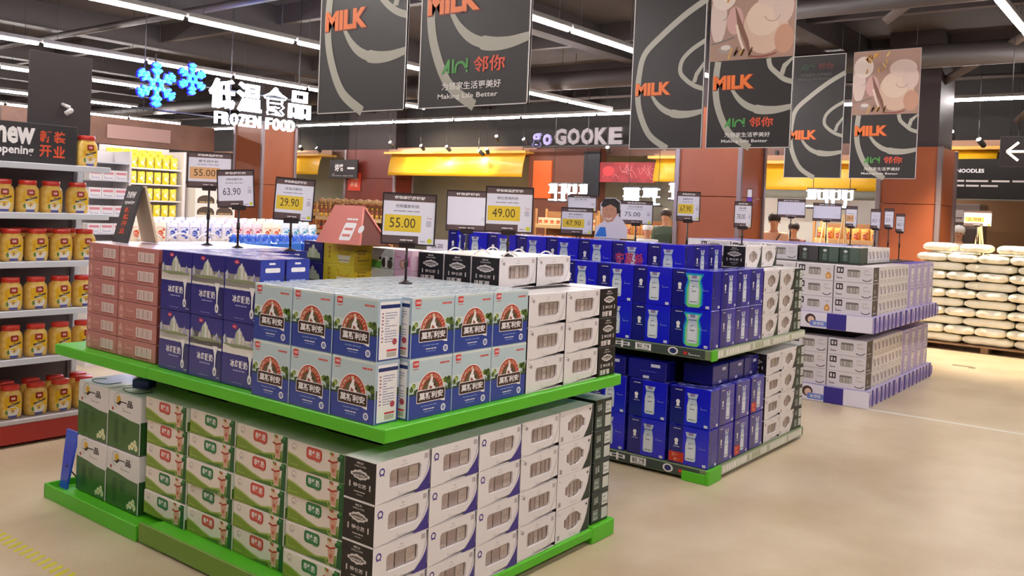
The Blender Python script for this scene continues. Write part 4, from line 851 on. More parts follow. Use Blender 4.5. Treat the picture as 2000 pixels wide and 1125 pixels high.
T = pricesign('s', 5.95, 2.56 - .02, 1.4165, 1.54, .122, .186, aim(5.9, 2.53), '78.00', 'narrow price sign with small topper at the right edge of the middle column', '展销价', '金典', None)
a = MB(); a.box(.02, -.005, .31, .058, .005, .4, fr_m); c = Cv(a, (.02, -.005, .31), (1, 0, 0), (0, 0, 1), (0, -1, 0), .038, .09); c.rect(.1, .35, .9, .95, pap, 1); c.rect(.1, .02, .9, .3, mt('#7a4ad0', .4), 1); a.obj('topper_card', T)
pricesign('s', 10.08, 3.72, 1.232, 1.644, .31, .213, aim(10.36, 3.83), '', 'blank landscape price sign near the two shoppers', '展销价', blank=True)
pricesign('s', 9.96, 3.27, 1.232, 1.618, .3, .2, aim(10.06, 3.3), '', 'blank landscape price sign in front of the white lit characters', '展销价', blank=True)
pricesign('s', 9.45, 2.85, 1.4165 - .04, 1.564, .116, .22, aim(9.5, 2.87), '39.9', 'small orange price sign on the purple display', '', '', ora)
pricesign('s', 10.1, 2.785, 1.232, 1.553, .105, .22, aim(10.6, 2.94), '45.0', 'narrow price sign at the left edge of the right column', '', '', None)
pricesign('s', 10.0, 2.62, 1.232, 1.57, .096, .21, aim(10.9, 2.87), '52.0', 'narrow price sign before the right column, middle of three', '', '', None)
pricesign('s', 10.1, 2.53, 1.232, 1.53, .09, .2, aim(10.8, 2.7), '46.0', 'narrow price sign before the right column, rightmost of three', '', '', None)
pricesign('s', 13.3, 2.35, 1.3, 1.64, .34, .21, aim(13.5, 2.35), '2.98', 'orange price sign standing behind the white sacks', '', '', mt('#e8a25a', .5))
t = thing('price_ticket', (3.5, 3.2, 1.236), 'white price ticket reading 66.00 below the blank sign', 'price ticket', rz=aim(3.5, 3.2))
a = MB(); a.box(-.055, -.003, .12, .055, .003, .19, pap); c = Cv(a, (-.055, -.003, .12), (1, 0, 0), (0, 0, 1), (0, -1, 0), .11, .07); c.text('66.00', .5, .5, .35, mt('#5a5a66', .5), 1, w=.55); a.obj('ticket_card', t)
a = MB(); a.tube([(0, .004, 0), (0, .004, .13)], .003, white, 6); a.obj('ticket_stem', t)
# paper house roof
t = thing('paper_house_roof', (3.02, 3.345, 1.3985), 'salmon red paper house roof standing on the yellow cartons', 'display topper')
rf = mt('#d97466', .5, coat=.1); a = MB(); P = [(-.1, -.17, 0), (-.1, .15, 0), (.0, .13, .19), (.0, -.08, .19)]
a.add(P + [(p[0] + .012, p[1], p[2]) for p in P], [(0, 3, 2, 1), (4, 5, 6, 7), (0, 4, 7, 3), (1, 2, 6, 5), (0, 1, 5, 4), (2, 3, 7, 6)], rf)
def rw(x, z, k): return Vector((-.1 + .1 * z / .19 - .0012 * (1 + k), .15 - x, z))
c = Cv(a, (0, 0, 0), (0, -1, 0), (0, 0, 1), (-1, 0, 0), .32, .19, 1, rw); c.rr(.5, .1, .76, .55, pw, 0, .03); c.rect(.54, .2, .72, .26, rf, 1); c.rect(.54, .36, .72, .42, rf, 1); c.ell(.9, .4, .06, pw, 0, n=10); c.lines(.5, .75, .62, .72, 1, pw, 0); a.obj('front_slope', t)
a = MB(); a.add([(.0, .13, .19), (.0, -.08, .19), (.1, -.17, 0), (.1, .15, 0), (.012, .13, .19), (.012, -.08, .19), (.112, -.17, 0), (.112, .15, 0)], [(0, 1, 2, 3), (7, 6, 5, 4), (0, 4, 5, 1), (1, 5, 6, 2), (2, 6, 7, 3), (3, 7, 4, 0)], rf); a.obj('rear_slope', t)
a = MB(); a.add([(-.085, -.16, 0), (.095, -.16, 0), (.005, -.08, .18), (-.085, -.15, 0), (.095, -.15, 0), (.005, -.07, .18)], [(0, 1, 2), (5, 4, 3), (0, 3, 4, 1), (1, 4, 5, 2), (2, 5, 3, 0)], mt('#6e3428', .6)); a.obj('gable_end', t)
# A-frame sandwich board
t = thing('tabletop_sign_board', (2.46, 4.38, 1.3485), 'black A frame tabletop board with orange characters on the pink cartons', 'sign board', rz=-.12)
wd = mt('#d6c3a4', .5); a = MB()
def slab(a, x0, x1, y0, y1, th, m):
    v = [(x0, y0, 0), (x0, y1, 0), (x1, y1, .295), (x1, y0, .295)]; a.add(v + [(p[0] + th, p[1], p[2]) for p in v], [(0, 3, 2, 1), (4, 5, 6, 7), (0, 4, 7, 3), (1, 2, 6, 5), (0, 1, 5, 4), (2, 3, 7, 6)], m)
slab(a, -.08, -.01, -.09, .09, .012, mt('#3a3638', .5))
c = Cv(a, (0, 0, 0), (0, -1, 0), (0, 0, 1), (-1, 0, 0), .18, .295, 1, lambda x, z, k: Vector((-.08 + .07 * z / .295 - .001 * (1 + k), .09 - x, z)))
c.text('new', .5, .84, .12, pw, 0, w=.6, bold=.03); c.text('opening', .5, .7, .09, pw, 0, w=.7, bold=.03)
for i, ch in enumerate('新装开业'): c.text(ch, .5, .57 - i * .12, .1, oj, 0, w=.4, bold=.03)
a.obj('black_board', t); a = MB(); slab(a, .075, .005, -.09, .09, .012, wd); a.obj('rear_board', t); a = MB(); a.tube([(-.0, -.09, .29), (-.0, .09, .29)], .006, wd, 6); a.obj('hinge', t)
# man cutout
t = thing('cardboard_cutout', (5.62, 3.43, 1.3), 'cardboard cutout of a smiling dark haired man in white on the blue boxes', 'cutout', rz=aim(5.6, 3.43))
sk = mt('#c98f74', .5); a = MB(); sil = [(-.11, .12), (.13, .12), (.13, .2), (.1, .25), (.06, .29), (.075, .34), (.075, .39), (.03, .42), (-.04, .415), (-.075, .37), (-.07, .3), (-.04, .25), (-.1, .2)]
a.prism(sil, lambda u, v, w: (u, w, v - .0), .006, mt('#ded9e4', .5))
c = Cv(a, (-.12, 0, .0), (1, 0, 0), (0, 0, 1), (0, -1, 0), .25, .45); P2 = lambda pts: [((x + .12) / .25, y / .45) for x, y in pts]
c.poly(P2([(-.105, .13), (-.02, .13), (-.03, .2), (-.07, .2)]), mt('#2c7ad6', .4), 1); c.poly(P2([(-.06, .33), (-.055, .28), (-.02, .235), (.02, .245), (.055, .3), (.06, .36), (.0, .39), (-.055, .37)]), sk, 2)
c.poly(P2([(-.07, .36), (-.05, .41), (.03, .415), (.07, .385), (.07, .31), (.05, .3), (.045, .345), (.0, .37), (-.05, .345)]), mt('#2a2022', .5), 3); c.ell(.38, .735, .014, black, 4, n=8); c.ell(.52, .735, .014, black, 4, n=8); c.band(P2([(-.03, .268), (-.01, .258), (.015, .27)]), .03, pw, 4); c.poly(P2([(-.015, .3), (-.01, .28), (.004, .28)]), mt('#b47a60', .5), 4)
a.obj('printed_board', t); a = MB(); a.box(-.08, .006, .0, .08, .012, .2, cardm); a.obj('backing', t)
# ================================================================== HANGING BANNERS
bm = mt('#2b2725', .5); bstripe = mt('#a9a698', .5); bor = mt('#e8752e', .45); bgrn = mt('#4f9a4a', .5); bred = mt('#d8563a', .5)
def banner(x, y1, w, label, photo, logo, h=1.66, z=2.2, c_=None):
    t = thing('hanging_banner', (x, y1, z), label, 'banner', 'hanging milk banners')
    a = MB(); a.box(-.006, -w, 0, .006, 0, h, bm); a.obj('banner_board', t)
    a = MB(); e = mt('#cfcac6', .4)
    for q in ((-w, 0, -w + .008, h), (-.008, 0, 0, h), (-w, 0, 0, .006), (-w, h - .008, 0, h)): a.box(-.008, q[0], q[1], .008, q[2], q[3], e)
    a.obj('edge_frame', t)
    for y in (-.06, -w + .06): a = MB(); a.tube([(0, y, h), (0, y, 4.502 - z)], .0025, hous_d, 5); a.obj('hanging_wire', t)
    a = MB(); c = cvL(a, -.0075, 0, 0, w, w); H = h / w  # v measured in widths
    main = spline([(1.0, 1.8), (.72, 1.64), (.42, 1.42), (.18, 1.2), (.11, .95), (.1, .65), (.16, .4), (.3, .16), (.54, 0.004)], 6)
    if photo: main = [p for p in main if p[1] < 1.0]
    main = [p for p in main if p[1] < H - .01]
    c.band(main, .078, bstripe, 1)
    c.band(spline([(.29, .68), (.38, .56), (.5, .47), (.65, .425), (.82, .42), (.995, .45)], 6), [.01] + [.03 + .045 * math.sin(PI * min(i / 30, 1)) + .025 * (i > 15) for i in range(1, 31)], bstripe, 1)
    lp = spline([(.995, 1.3), (.82, 1.2), (.7, 1.08), (.68, .94), (.76, .84), (.88, .76), (.995, .72)], 6)
    if photo: lp = spline([(.715, .995), (.74, .9), (.82, .82), (.9, .755), (.995, .72)], 6)
    c.band(lp, .055, bstripe, 1); c.poly([(.84, .8), (.88, .92), (.995, 1.0 if photo else 1.06), (.995, .97 if photo else 1.0), (.92, .88), (.9, .8)], bstripe, 1)
    c.text('MILK', .32, .745, .17, mt('#7a2c18', .5), 2, w=.51, bold=.07); c.text('MILK', .31, .75, .16, bor, 3, w=.49, bold=.05)
    def logoart(y, g, r_, w_):
        c.poly([(.22, y - .05), (.25, y - .05), (.28, y - .01), (.28, y - .05), (.3, y - .05), (.3, y + .05), (.28, y + .05)], g, 2); c.rect(.32, y - .05, .34, y + .05, g, 2); c.ring(.4, y - .02, .035, .055, g, 2, a0=0, a1=180, n=10); c.rect(.45, y - .02, .47, y + .05, g, 2); c.rect(.45, y - .05, .47, y - .03, g, 2); c.rect(.345, y - .05, .365, y - .02, g, 2); c.rect(.435, y - .05, .455, y - .02, g, 2) if 0 else None
        c.text('邻你', .66, y, .11, r_, 2, w=.28, bold=.02)
        c.text('为邻家生活更美好', .5, y - .14, .055, w_, 2, w=.54, bold=.01); c.text('Making Life Better', .47, y - .215, .045, w_, 2, w=.55)
    if logo: logoart(.29, bgrn, bred, mt('#e6e2dc', .5))
    else: logoart(H - .2, mt('#2f4a30', .5), mt('#6a352c', .5), mt('#5a5552', .5))
    if photo:
        R = random.Random(11); c.rect(.004, 1.0, .996, H - .004, mt('#a08070', .5), 2)
        for (x_, y_, rx, ry, col) in ((.1, 1.5, .1, .3, '#cdb9ac'), (.16, 1.75, .15, .17, '#d6c6b8'), (.66, 1.35, .26, .3, '#c8aa94'), (.64, 1.45, .2, .2, '#d2bba6'), (.88, 1.2, .11, .16, '#b98c74'), (.75, 1.7, .2, .14, '#cdb6a8'), (.3, 1.45, .1, .16, '#c39a90'), (.86, 1.55, .12, .18, '#c9b2a4')): c.ell(x_, y_, rx, mt(col, .5), 3, ry=ry, n=20)
        c.band([(.3, 1.6), (.36, 1.4), (.45, 1.2), (.5, 1.02)], [.01, .06, .05, .02], mt('#7a5444', .5), 4); c.band([(.32, 1.4), (.36, 1.25), (.42, 1.1)], .03, mt('#d9c4b2', .5), 5)
        c.band([(.02, 1.2), (.15, 1.22), (.3, 1.26)], .02, mt('#7a6a64', .5), 4); c.ell(.2, 1.13, .09, mt('#9c8c84', .5), 4, ry=.05); c.ell(.2, 1.15, .06, mt('#cfc4ba', .5), 5, ry=.03)
        for i in range(9): q = R.uniform(.1, .55); c.band([(q, 1.01 + R.uniform(0, .06)), (q + .04, 1.1 + R.uniform(0, .05))], .02, mt(R.choice(('#8a6a3c', '#6a4a34', '#c9a050')), .5), 6)
        for i in range(16): q = R.uniform(.2, .5); z_ = R.uniform(1.62, H - .1); c.band([(q, z_), (q + R.uniform(-.06, .06), z_ + .07)], .022, mt(R.choice(('#c99a50', '#b98240', '#d8b46a')), .5), 6)
        c.ring(.74, 1.5, .09, .1, mt('#a08a7c', .5), 6, a0=200, a1=340); c.band(spline([(.5, 1.03), (.62, 1.0 + .02), (.72, 1.03), (.8, 1.05)], 4), .02, mt('#8a4a40', .5), 6)
        c.ring(.0 + .12, 1.56, .1, .108, mt('#8f7d74', .5), 6, a0=-70, a1=0)
    a.obj('banner_print', t)
banner(4.0, 4.81, .83, 'leftmost hanging charcoal banner with orange MILK near the snowflake sign', False, False)
banner(4.0, 3.86, .85, 'hanging charcoal banner with green and red logo, second from left', False, True)
banner(7.1, 4.16, .72, 'hanging charcoal banner without photo at centre right, pale loop and orange MILK', False, False)
banner(7.1, 3.4, .745, 'hanging banner with food photo above orange MILK, larger of the two', True, True)
banner(12.0, 4.56, .78, 'small far hanging charcoal banner without photo left of the far photo banner', False, False)
banner(12.0, 3.68, .83, 'small far hanging banner with food photo and logo before the right column', True, True)
# ================================================================== FROZEN FOOD SIGN
led = mt('#e6f0ff', .4, emit=3.5); cy = mt('#20d0ff', .4, emit=3.2); bl = mt('#1408e8', .4, emit=.9)
t = thing('illuminated_sign', (6.6, 10, 2.5), 'glowing white frozen food sign hanging with two cyan snowflakes', 'illuminated sign')
def glyph(name, ch, x, z, w, h, m, d=.04, y=0, back=None, bold=.02):
    v, f, tw, th = textgeo(ch, bold, .5); a = MB()
    a.add([(x + p[0] / tw * w, y - p[2] * d - d / 2, z + p[1] / th * h) for p in v], f, m); return a.obj(name, t)
for i, ch in enumerate('低温食品'): glyph('lit_character', ch, -.06 + i * .415, .245 + .0, .37, .38, led, bold=.02)
x = 0
for ch, w in zip('FROZEN FOOD', (.09, .1, .105, .095, .09, .105, .05, .09, .105, .105, .1)):
    if ch != ' ': glyph('lit_letter', ch, .03 + x, .05 - 0, w, .155, led, bold=.012)
    x += w + .022
def flake(cx, cz, r_, y):
    o = thing('x', (0, 0, 0), '', '') if 0 else None
    for m, g, yy, nm in ((bl, .016, .03, 'blue_halo'), (cy, 0, 0, 'snowflake')):  # wider glowing blue outline behind each flake stands in for its halo
        a = MB()
        def bar(p, q, w):
            p = Vector(p); q = Vector(q); d = (q - p).normalized(); n_ = Vector((-d.y, d.x)) * (w + g) / 2; e = d * g * .8
            a.prism([tuple(p - e - n_), tuple(q + e - n_), tuple(q + e + n_), tuple(p - e + n_)], lambda u, v, k: (cx + u, y + yy - k, cz + v), .03, m)
        for i in range(6):
            t_ = PI / 2 + i * PI / 3; D = lambda s_, ang=0: (s_ * math.cos(t_ + ang), s_ * math.sin(t_ + ang))
            bar(D(r_ * .16), D(r_ * .97), r_ * .12)
            for (s0, L_) in ((.48, .27), (.74, .24)):
                for sg in (-1, 1):
                    p = Vector(D(r_ * s0)); q = p + Vector((math.cos(t_ + sg * .85), math.sin(t_ + sg * .85))) * r_ * L_; bar(p, q, r_ * .1)
        for i in range(6):
            A = [PI / 3 * i + PI / 6, PI / 3 * (i + 1) + PI / 6]; bar((r_ * .24 * math.cos(A[0]), r_ * .24 * math.sin(A[0])), (r_ * .24 * math.cos(A[1]), r_ * .24 * math.sin(A[1])), r_ * .13)
        a.obj(nm, t)
FLAKES = ((-.77, .43, .27, 0), (-.315, .56, .195, -.03))
for q in FLAKES: flake(*q)
a = MB(); a.tube([(-1.05, .05, .5), (1.5, .05, .5)], .012, hous_d, 6); a.tube([(-1.05, .05, .13), (1.5, .05, .13)], .012, hous_d, 6); a.tube([(-.77, .04, .1), (-.77, .04, .8)], .01, hous_d, 6); a.tube([(-.315, .05, .35), (-.315, .05, .8)], .01, hous_d, 6)
for x in (-.9, .3, 1.4): a.tube([(x, .05, .1), (x, .05, 1.95)], .006, hous_d, 5)
a.obj('mounting_rail', t)
lamp('POINT', 'sign_glow', (6.8, 9.7, 2.8), 30, (.55, .6, 1), size=.3)
lamp('POINT', 'snowflake_glow', (5.9, 9.8, 2.95), 22, (.25, .2, 1), size=.25)
# lettering above the shops
t = thing('wall_lettering', (16.5, 12.22, 3.1), 'pale block letters goGOOKE mounted high over the far shops', 'lettering')
def glyphL(par, name, ch, y, z, w, h, m, d=.05, bold=.03):
    v, f, tw, th = textgeo(ch, bold, .5); a = MB(); a.add([(-p[2] * d - d / 2, -y - p[0] / tw * w, z + p[1] / th * h) for p in v], f, m); return a.obj(name, par)
lt = mt('#7d777c', .5); lt2 = mt('#8f88c0', .5, emit=.1)
glyphL(t, 'letter', 'g', 0, -.06, .24, .34, lt2); glyphL(t, 'letter', 'o', .3, .0, .24, .26, lt2)
for i, ch in enumerate('GOOKE'): glyphL(t, 'letter', ch, .62 + i * .36, .0, .33, .37, lt, bold=.05)
a = MB(); a.box(.0, -3.2, -.04, .1, .3, .0, hous_d); a.obj('letter_rail', t)
# ================================================================== THE FAR SHOPS
fasc = noisy('brown_fascia', '#6b4a3c', '#8a6250', 1.2, .5); ycan = mt('#e6b01c', .4, coat=.2); ylip = mt('#e9b45a', .4)
mb = MB(); mb.box(17.3, -7, 3.12, 17.5, 33, 4.5, mt('#231f1e', .7)); n += 1; o = struct(mb.obj('trim_%d' % n))
mb = MB(); mb.box(17.2, -7, 2.9, 17.3, 33, 3.12, fasc); n += 1; struct(mb.obj('trim_%d' % n))
mb = MB(); mb.box(16.9, 10.65, 0, 17.19, 12.62, 3.05, noisy('brown_block_wall', '#6a3e30', '#7c4a38', .8, .5)); n += 1; struct(mb.obj('trim_%d' % n))
mb = MB(); mb.box(16.86, 11.93, 1.9, 16.9, 12.45, 2.78, mt('#e0662a', .45)); tag(mb.obj('orange_panel'), 'bright orange wall panel right of the long yellow canopy', 'panel')
mb = MB(); mb.box(17.0, 17.55, .0, 17.19, 17.6, 1, fasc); n += 1; struct(mb.obj('trim_%d' % n))
def canopy(y0, y1, z0, z1, label):
    t = thing('yellow_canopy', (16.6, (y0 + y1) / 2, z0), label, 'canopy', 'yellow canopies over the far shops'); w = (y1 - y0) / 2; h = z1 - z0
    a = MB(); pr = [(.0 + .12 * (1 - math.cos(PI / 2 * i / 6)), h * .82 * i / 6) for i in range(7)]
    vs = [(x, s_ * w, z) for x, z in pr for s_ in (-1, 1)] + [(x + .03, s_ * w, z) for x, z in pr for s_ in (-1, 1)]
    fs = [(2 * i, 2 * i + 1, 2 * i + 3, 2 * i + 2) for i in range(6)] + [(14 + 2 * i, 14 + 2 * i + 2, 14 + 2 * i + 3, 14 + 2 * i + 1) for i in range(6)] + [(2 * i, 2 * i + 2, 16 + 2 * i, 14 + 2 * i) for i in range(6)] + [(2 * i + 1, 15 + 2 * i, 17 + 2 * i, 2 * i + 3) for i in range(6)] + [(0, 14, 15, 1)]
    a.add(vs, fs, ycan, True); a.obj('curved_panel', t)
    a = MB(); a.box(-.06, -w - .12, h * .82, .6, w + .12, h * .82 + .06, ylip, .008); a.obj('top_ledge', t)
    a = MB(); a.box(.02, -w, h * .84 + .05, .06, w, h, mt('#a8805e', .5)); a.obj('back_fascia', t); a = MB(); a.box(.42, -w - .1, h * .82 + .06, .45, w + .1, h * .82 + .2, mt('#b08468', .5)); a.obj('upper_panel', t)
    for q in (-w * .8, w * .8): a = MB(); a.box(.56, q, h * .82 + .06, .602, q + .05, 3.0 - z0 if 3.0 - z0 > h * .82 + .08 else h * .82 + .1, hous_d); a.obj('bracket', t)
    return t
canopy(12.6, 17.05, 2.38, 3.06, 'long bright yellow canopy in the centre between dark red column and orange panel')
canopy(19.9, 24.2, 2.38, 3.02, 'yellow canopy between the left orange column and the dark red column')
canopy(8.62, 9.12, 2.32, 2.9, 'short yellow canopy left of the middle orange column')
canopy(4.55, 6.9, 2.2, 2.8, 'yellow canopy behind the two small far banners')
canopy(2.7, 3.45, 2.72, 2.98, 'yellow canopy right of the right column above the noodles sign')
# posters, boards
t = thing('meat_poster', (16.85, 10.6, 2.3), 'red marbled meat picture poster hanging over the far shops', 'poster')
a = MB(); a.box(0, -1.4, 0, .03, 0, .44, mt('#a82c2e', .45)); c = cvL(a, -.001, 0, 0, 1.4, .44); R = random.Random(2)
c.rect(.0, .0, 1, 1, noisy('meat_print', '#7c171e', '#aa3438', 3, .45, 0, 4), 1)
for i in range(14): x = R.uniform(.03, .9); c.band(spline([(x, R.uniform(.2, .9)), (x + .05, R.uniform(.2, .8)), (min(x + .12, .98), R.uniform(.1, .9))], 4), .006, mt('#d88a88', .5), 2)
c.ell(.16, .55, .11, mt('#c9393a', .45), 2, ry=.26); a.obj('poster_board', t)
a = MB(); a.box(0, -.42, 0, .05, 0, 1.0, mt('#15161c', .5)); tag(a.obj('dark_panel', loc=(16.83, 11.02, 1.98)), 'narrow black panel put in for the dark gap left of the meat poster', 'panel')  # black sheet put in where there is only a dark gap
t = thing('menu_board', (16.7, 19.5, 2.28), 'small black menu board at the right end of the left yellow canopy', 'board'); a = MB(); a.box(0, -1.15, 0, .04, 0, .52, blk2, .004); c = cvL(a, -.001, 0, 0, 1.15, .52); c.text('烘焙', .35, .58, .4, pw, 1, w=.3, bold=.03); c.lines(.1, .9, .12, .3, 2, mt('#9a9490', .5), 1); c.rect(.65, .5, .9, .6, pw, 1); a.obj('board_panel', t)
for q in (-.1, -1.05): a = MB(); a.tube([(.02, q, .52), (.02, q, 2.222)], .006, hous_d, 5); a.obj('hanging_rod', t)
t = thing('red_notice', (16.89, 18.9, 1.95), 'small red notice with pale characters on the dark red column', 'notice'); a = MB(); a.box(-.01, -.5, 0, 0, 0, .5, mt('#d4402a', .5)); c = cvL(a, -.0105, 0, 0, .5, .5); c.text('新装', .5, .7, .26, mt('#f0c8a8', .5), 1, w=.6, bold=.02); c.text('开业', .5, .35, .26, mt('#f0c8a8', .5), 1, w=.6, bold=.02); a.obj('notice_card', t)
t = thing('noodles_sign', (16.3, 3.33, 2.1), 'wide black sign with the word NOODLES right of the right column', 'sign'); a = MB(); a.box(0, -3.2, 0, .05, 0, .66, mt('#130f0f', .5), .004); c = cvL(a, -.001, 0, 0, 3.2, .66); c.text('NOODLES', .095, .7, .1, pw, 1, w=.13, bold=.03); c.lines(.02, .38, .42, .5, 1, mt('#c9c2c0', .5), 1, .6); c.lines(.02, .33, .3, .38, 1, mt('#c9c2c0', .5), 1, .6, 3); a.obj('sign_panel', t)
t = thing('arrow_sign', (12.0, 1.92, 2.36), 'hanging black sign with a glowing arrow at the right edge', 'sign'); a = MB(); a.box(0, -.9, 0, .04, 0, .36, mt('#241c1c', .5), .004); c = cvL(a, -.001, 0, 0, .9, .36); am = mt('#ffd9b0', .4, emit=2)
c.band([(.3, .5), (.09, .5)], .03, am, 1); c.band([(.22, .2), (.085, .5)], .03, am, 1); c.band([(.22, .8), (.085, .5)], .03, am, 1); a.obj('sign_panel', t); 
for q in (-.1, -.8): a = MB(); a.tube([(.02, q, .36), (.02, q, 2.142)], .004, hous_d, 5); a.obj('hanging_rod', t)
# blurred glowing character signs
neon = mt('#dfe9ff', .4, emit=3); warmc = mt('#f6e2d0', .4, emit=1.2)
def neonsign(x, y, z, w, h, k, m, label, gap=.25):
    t = thing('lit_shop_sign', (x, y, z), label, 'illuminated sign'); R = random.Random(int(y * 10)); cw = w / k
    for i in range(k):
        a = MB(); c = Cv(a, (0, -i * cw, 0), (0, -1, 0), (0, 0, 1), (-1, 0, 0), cw * (1 - gap), h)
        for q in (.06, .48, .93): a.box(-.03, -i * cw - cw * (1 - gap), h * (q - .035), 0, -i * cw, h * (q + .035), m)
        for q in R.sample((.05, .3, .5, .7, .95), 3): a.box(-.03, -i * cw - cw * (1 - gap) * q - .02, h * R.choice((0, .5)), 0, -i * cw - cw * (1 - gap) * q + .02, h, m)
        a.obj('lit_character', t)
    a = MB(); a.box(.0, -w, -.03, .03, 0, -.005, hous_d); a.box(.0, -w, h + .005, .03, 0, h + .03, hous_d); a.obj('sign_rail', t)
    for q in (-.1, -w + .1): a = MB(); a.tube([(.015, q, h + .03), (.015, q, 4.502 - z)], .006, hous_d, 5); a.obj('hanging_rod', t)
neonsign(15.5, 11.0, 1.83, 1.02, .36, 4, neon, 'glowing white four character sign below the brown block wall'); neonsign(15.0, 8.87, 1.8, .85, .32, 4, neon, 'glowing white four character sign below the meat poster')
neonsign(15.6, 8.2, 1.93, .75, .32, 3, warmc, 'warm white three character sign left of the middle orange column'); neonsign(15.2, 5.35, 1.86, .82, .3, 4, neon, 'glowing white four character sign between the two orange columns')
# stall walls
mb = MB(); mb.box(17.2, 4.3, .0, 17.28, 7.1, 2.05, mt('#c9cac2', .5)); n += 1; struct(mb.obj('trim_%d' % n))
mb = MB(); mb.box(17.1, -1, 0, 17.28, 3.5, 2.1, noisy('tan_wall_panel', '#8e6a4a', '#9c7652', .8, .45)); n += 1; struct(mb.obj('trim_%d' % n))
t = thing('steel_cabinet', (16.0, 2.8, 0), 'tall brushed steel cabinet behind the sacks right of the right column', 'cabinet')
a = MB(); a.box(0, 0, 0, .7, .5, 2.0, mt('#8e8480', .3, .5), .01); a.obj('cabinet_body', t); a = MB(); a.box(-.02, .04, .3, 0, .46, 1.6, mt('#5f5350', .35, .4), .004); a.obj('cabinet_door', t); a = MB(); a.box(-.04, .4, .9, -.02, .43, 1.2, steel, .003); a.obj('door_handle', t); a = MB(); a.box(-.015, .05, 1.7, 0, .45, 1.9, mt('#b0a6a2', .4)); c = cvL(a, -.016, .45, 1.7, .4, .2); c.ell(.7, .5, .06, black, 1, n=10); c.ell(.88, .5, .06, black, 1, n=10); c.lines(.1, .5, .3, .7, 2, black, 1); a.obj('control_panel', t)
mb = MB(); mb.box(15.4, 1.2, 0, 15.8, 2.05, 2.05, noisy('tan_pillar_cladding', '#86623f', '#96714d', 1.0, .45)); o = mb.obj('pillar'); tag(o, 'square tan pillar behind the sacks at the right edge', 'pillar')
# spot lights on the fascia
sl = mt('#fff2e0', .3, emit=14)
def b_spot(label):
    t = thing('track_spotlight', (0, 0, 0), label, 'spotlight'); a = MB(); a.tube([(0, 0, 0), (0, 0, .3)], .012, hous_d, 6); a.obj('stem', t)
    a = MB(); p = [(.03, 0), (.045, .02), (.045, .16), (.03, .18), (0, .18)]; a.rev(p, hous_d, 14); o = a.obj('lamp_head', t); o.rotation_euler = (0, 2.2, 0)
    a = MB(); a.rev([(0, -.002), (.036, -.002), (.036, .004)], sl, 14); o = a.obj('lens', t); o.rotation_euler = (0, 2.2 - PI, 0) if 0 else (0, 2.2, 0); o.location = (0, 0, 0)
    return t
SPT = Proto(.1, .1, .3, b_spot)
for i, (x, y, z) in enumerate(((16.0, 16.4, 3.2), (16.2, 15.5, 3.12), (16.1, 14.55, 3.08), (16.2, 13.6, 2.98), (16.0, 13.2, 3.0), (16.1, 13.0, 3.3), (16.1, 12.2, 3.22), (16.2, 19.5, 3.1), (16.2, 20.2, 3.15), (16.0, 9.9, 3.0), (16.1, 4.2, 3.2), (15.6, 3.2, 3.15), (15.6, 2.8, 3.02), (16.0, 2.3, 2.9), (16.0, 6.5, 2.98), (16.2, 8.0, 2.98))):
    SPT.at(x, y, z, random.uniform(-.5, .5), 'small ceiling track spotlight above the far shops, %s counted from the long yellow canopy' % ORD[i], 'track spotlights', jit=0)
    a = MB(); a.tube([(x, y, z + .3), (x, y, 4.5)], .005, hous_d, 5); tag(a.obj('spotlight_rod'), 'thin rod carrying a track spotlight, %s counted from the long yellow canopy' % ORD[i], 'rod', 'spotlight rods')
for (p, e, tg) in (((15.2, 15, 3.3), 260, (15.2, 14.5, 0)), ((15.0, 11, 3.3), 260, (14.8, 11, 0)), ((15.0, 8, 3.3), 240, (14.8, 8, 0)), ((15.0, 5.6, 3.3), 240, (15, 5.4, 0)), ((12.6, 2.2, 3.6), 420, (13.2, 1.8, 1)), ((15.6, 13.6, 3.45), 90, (16.7, 14.4, 2.6)), ((15.6, 16.2, 3.45), 90, (16.7, 15.8, 2.6)), ((15.6, 21.6, 3.3), 120, (16.7, 21.8, 2.6))):
    lamp('SPOT', 'shop_spot', p, e, (1, .8, .55), tg, .08, 95)
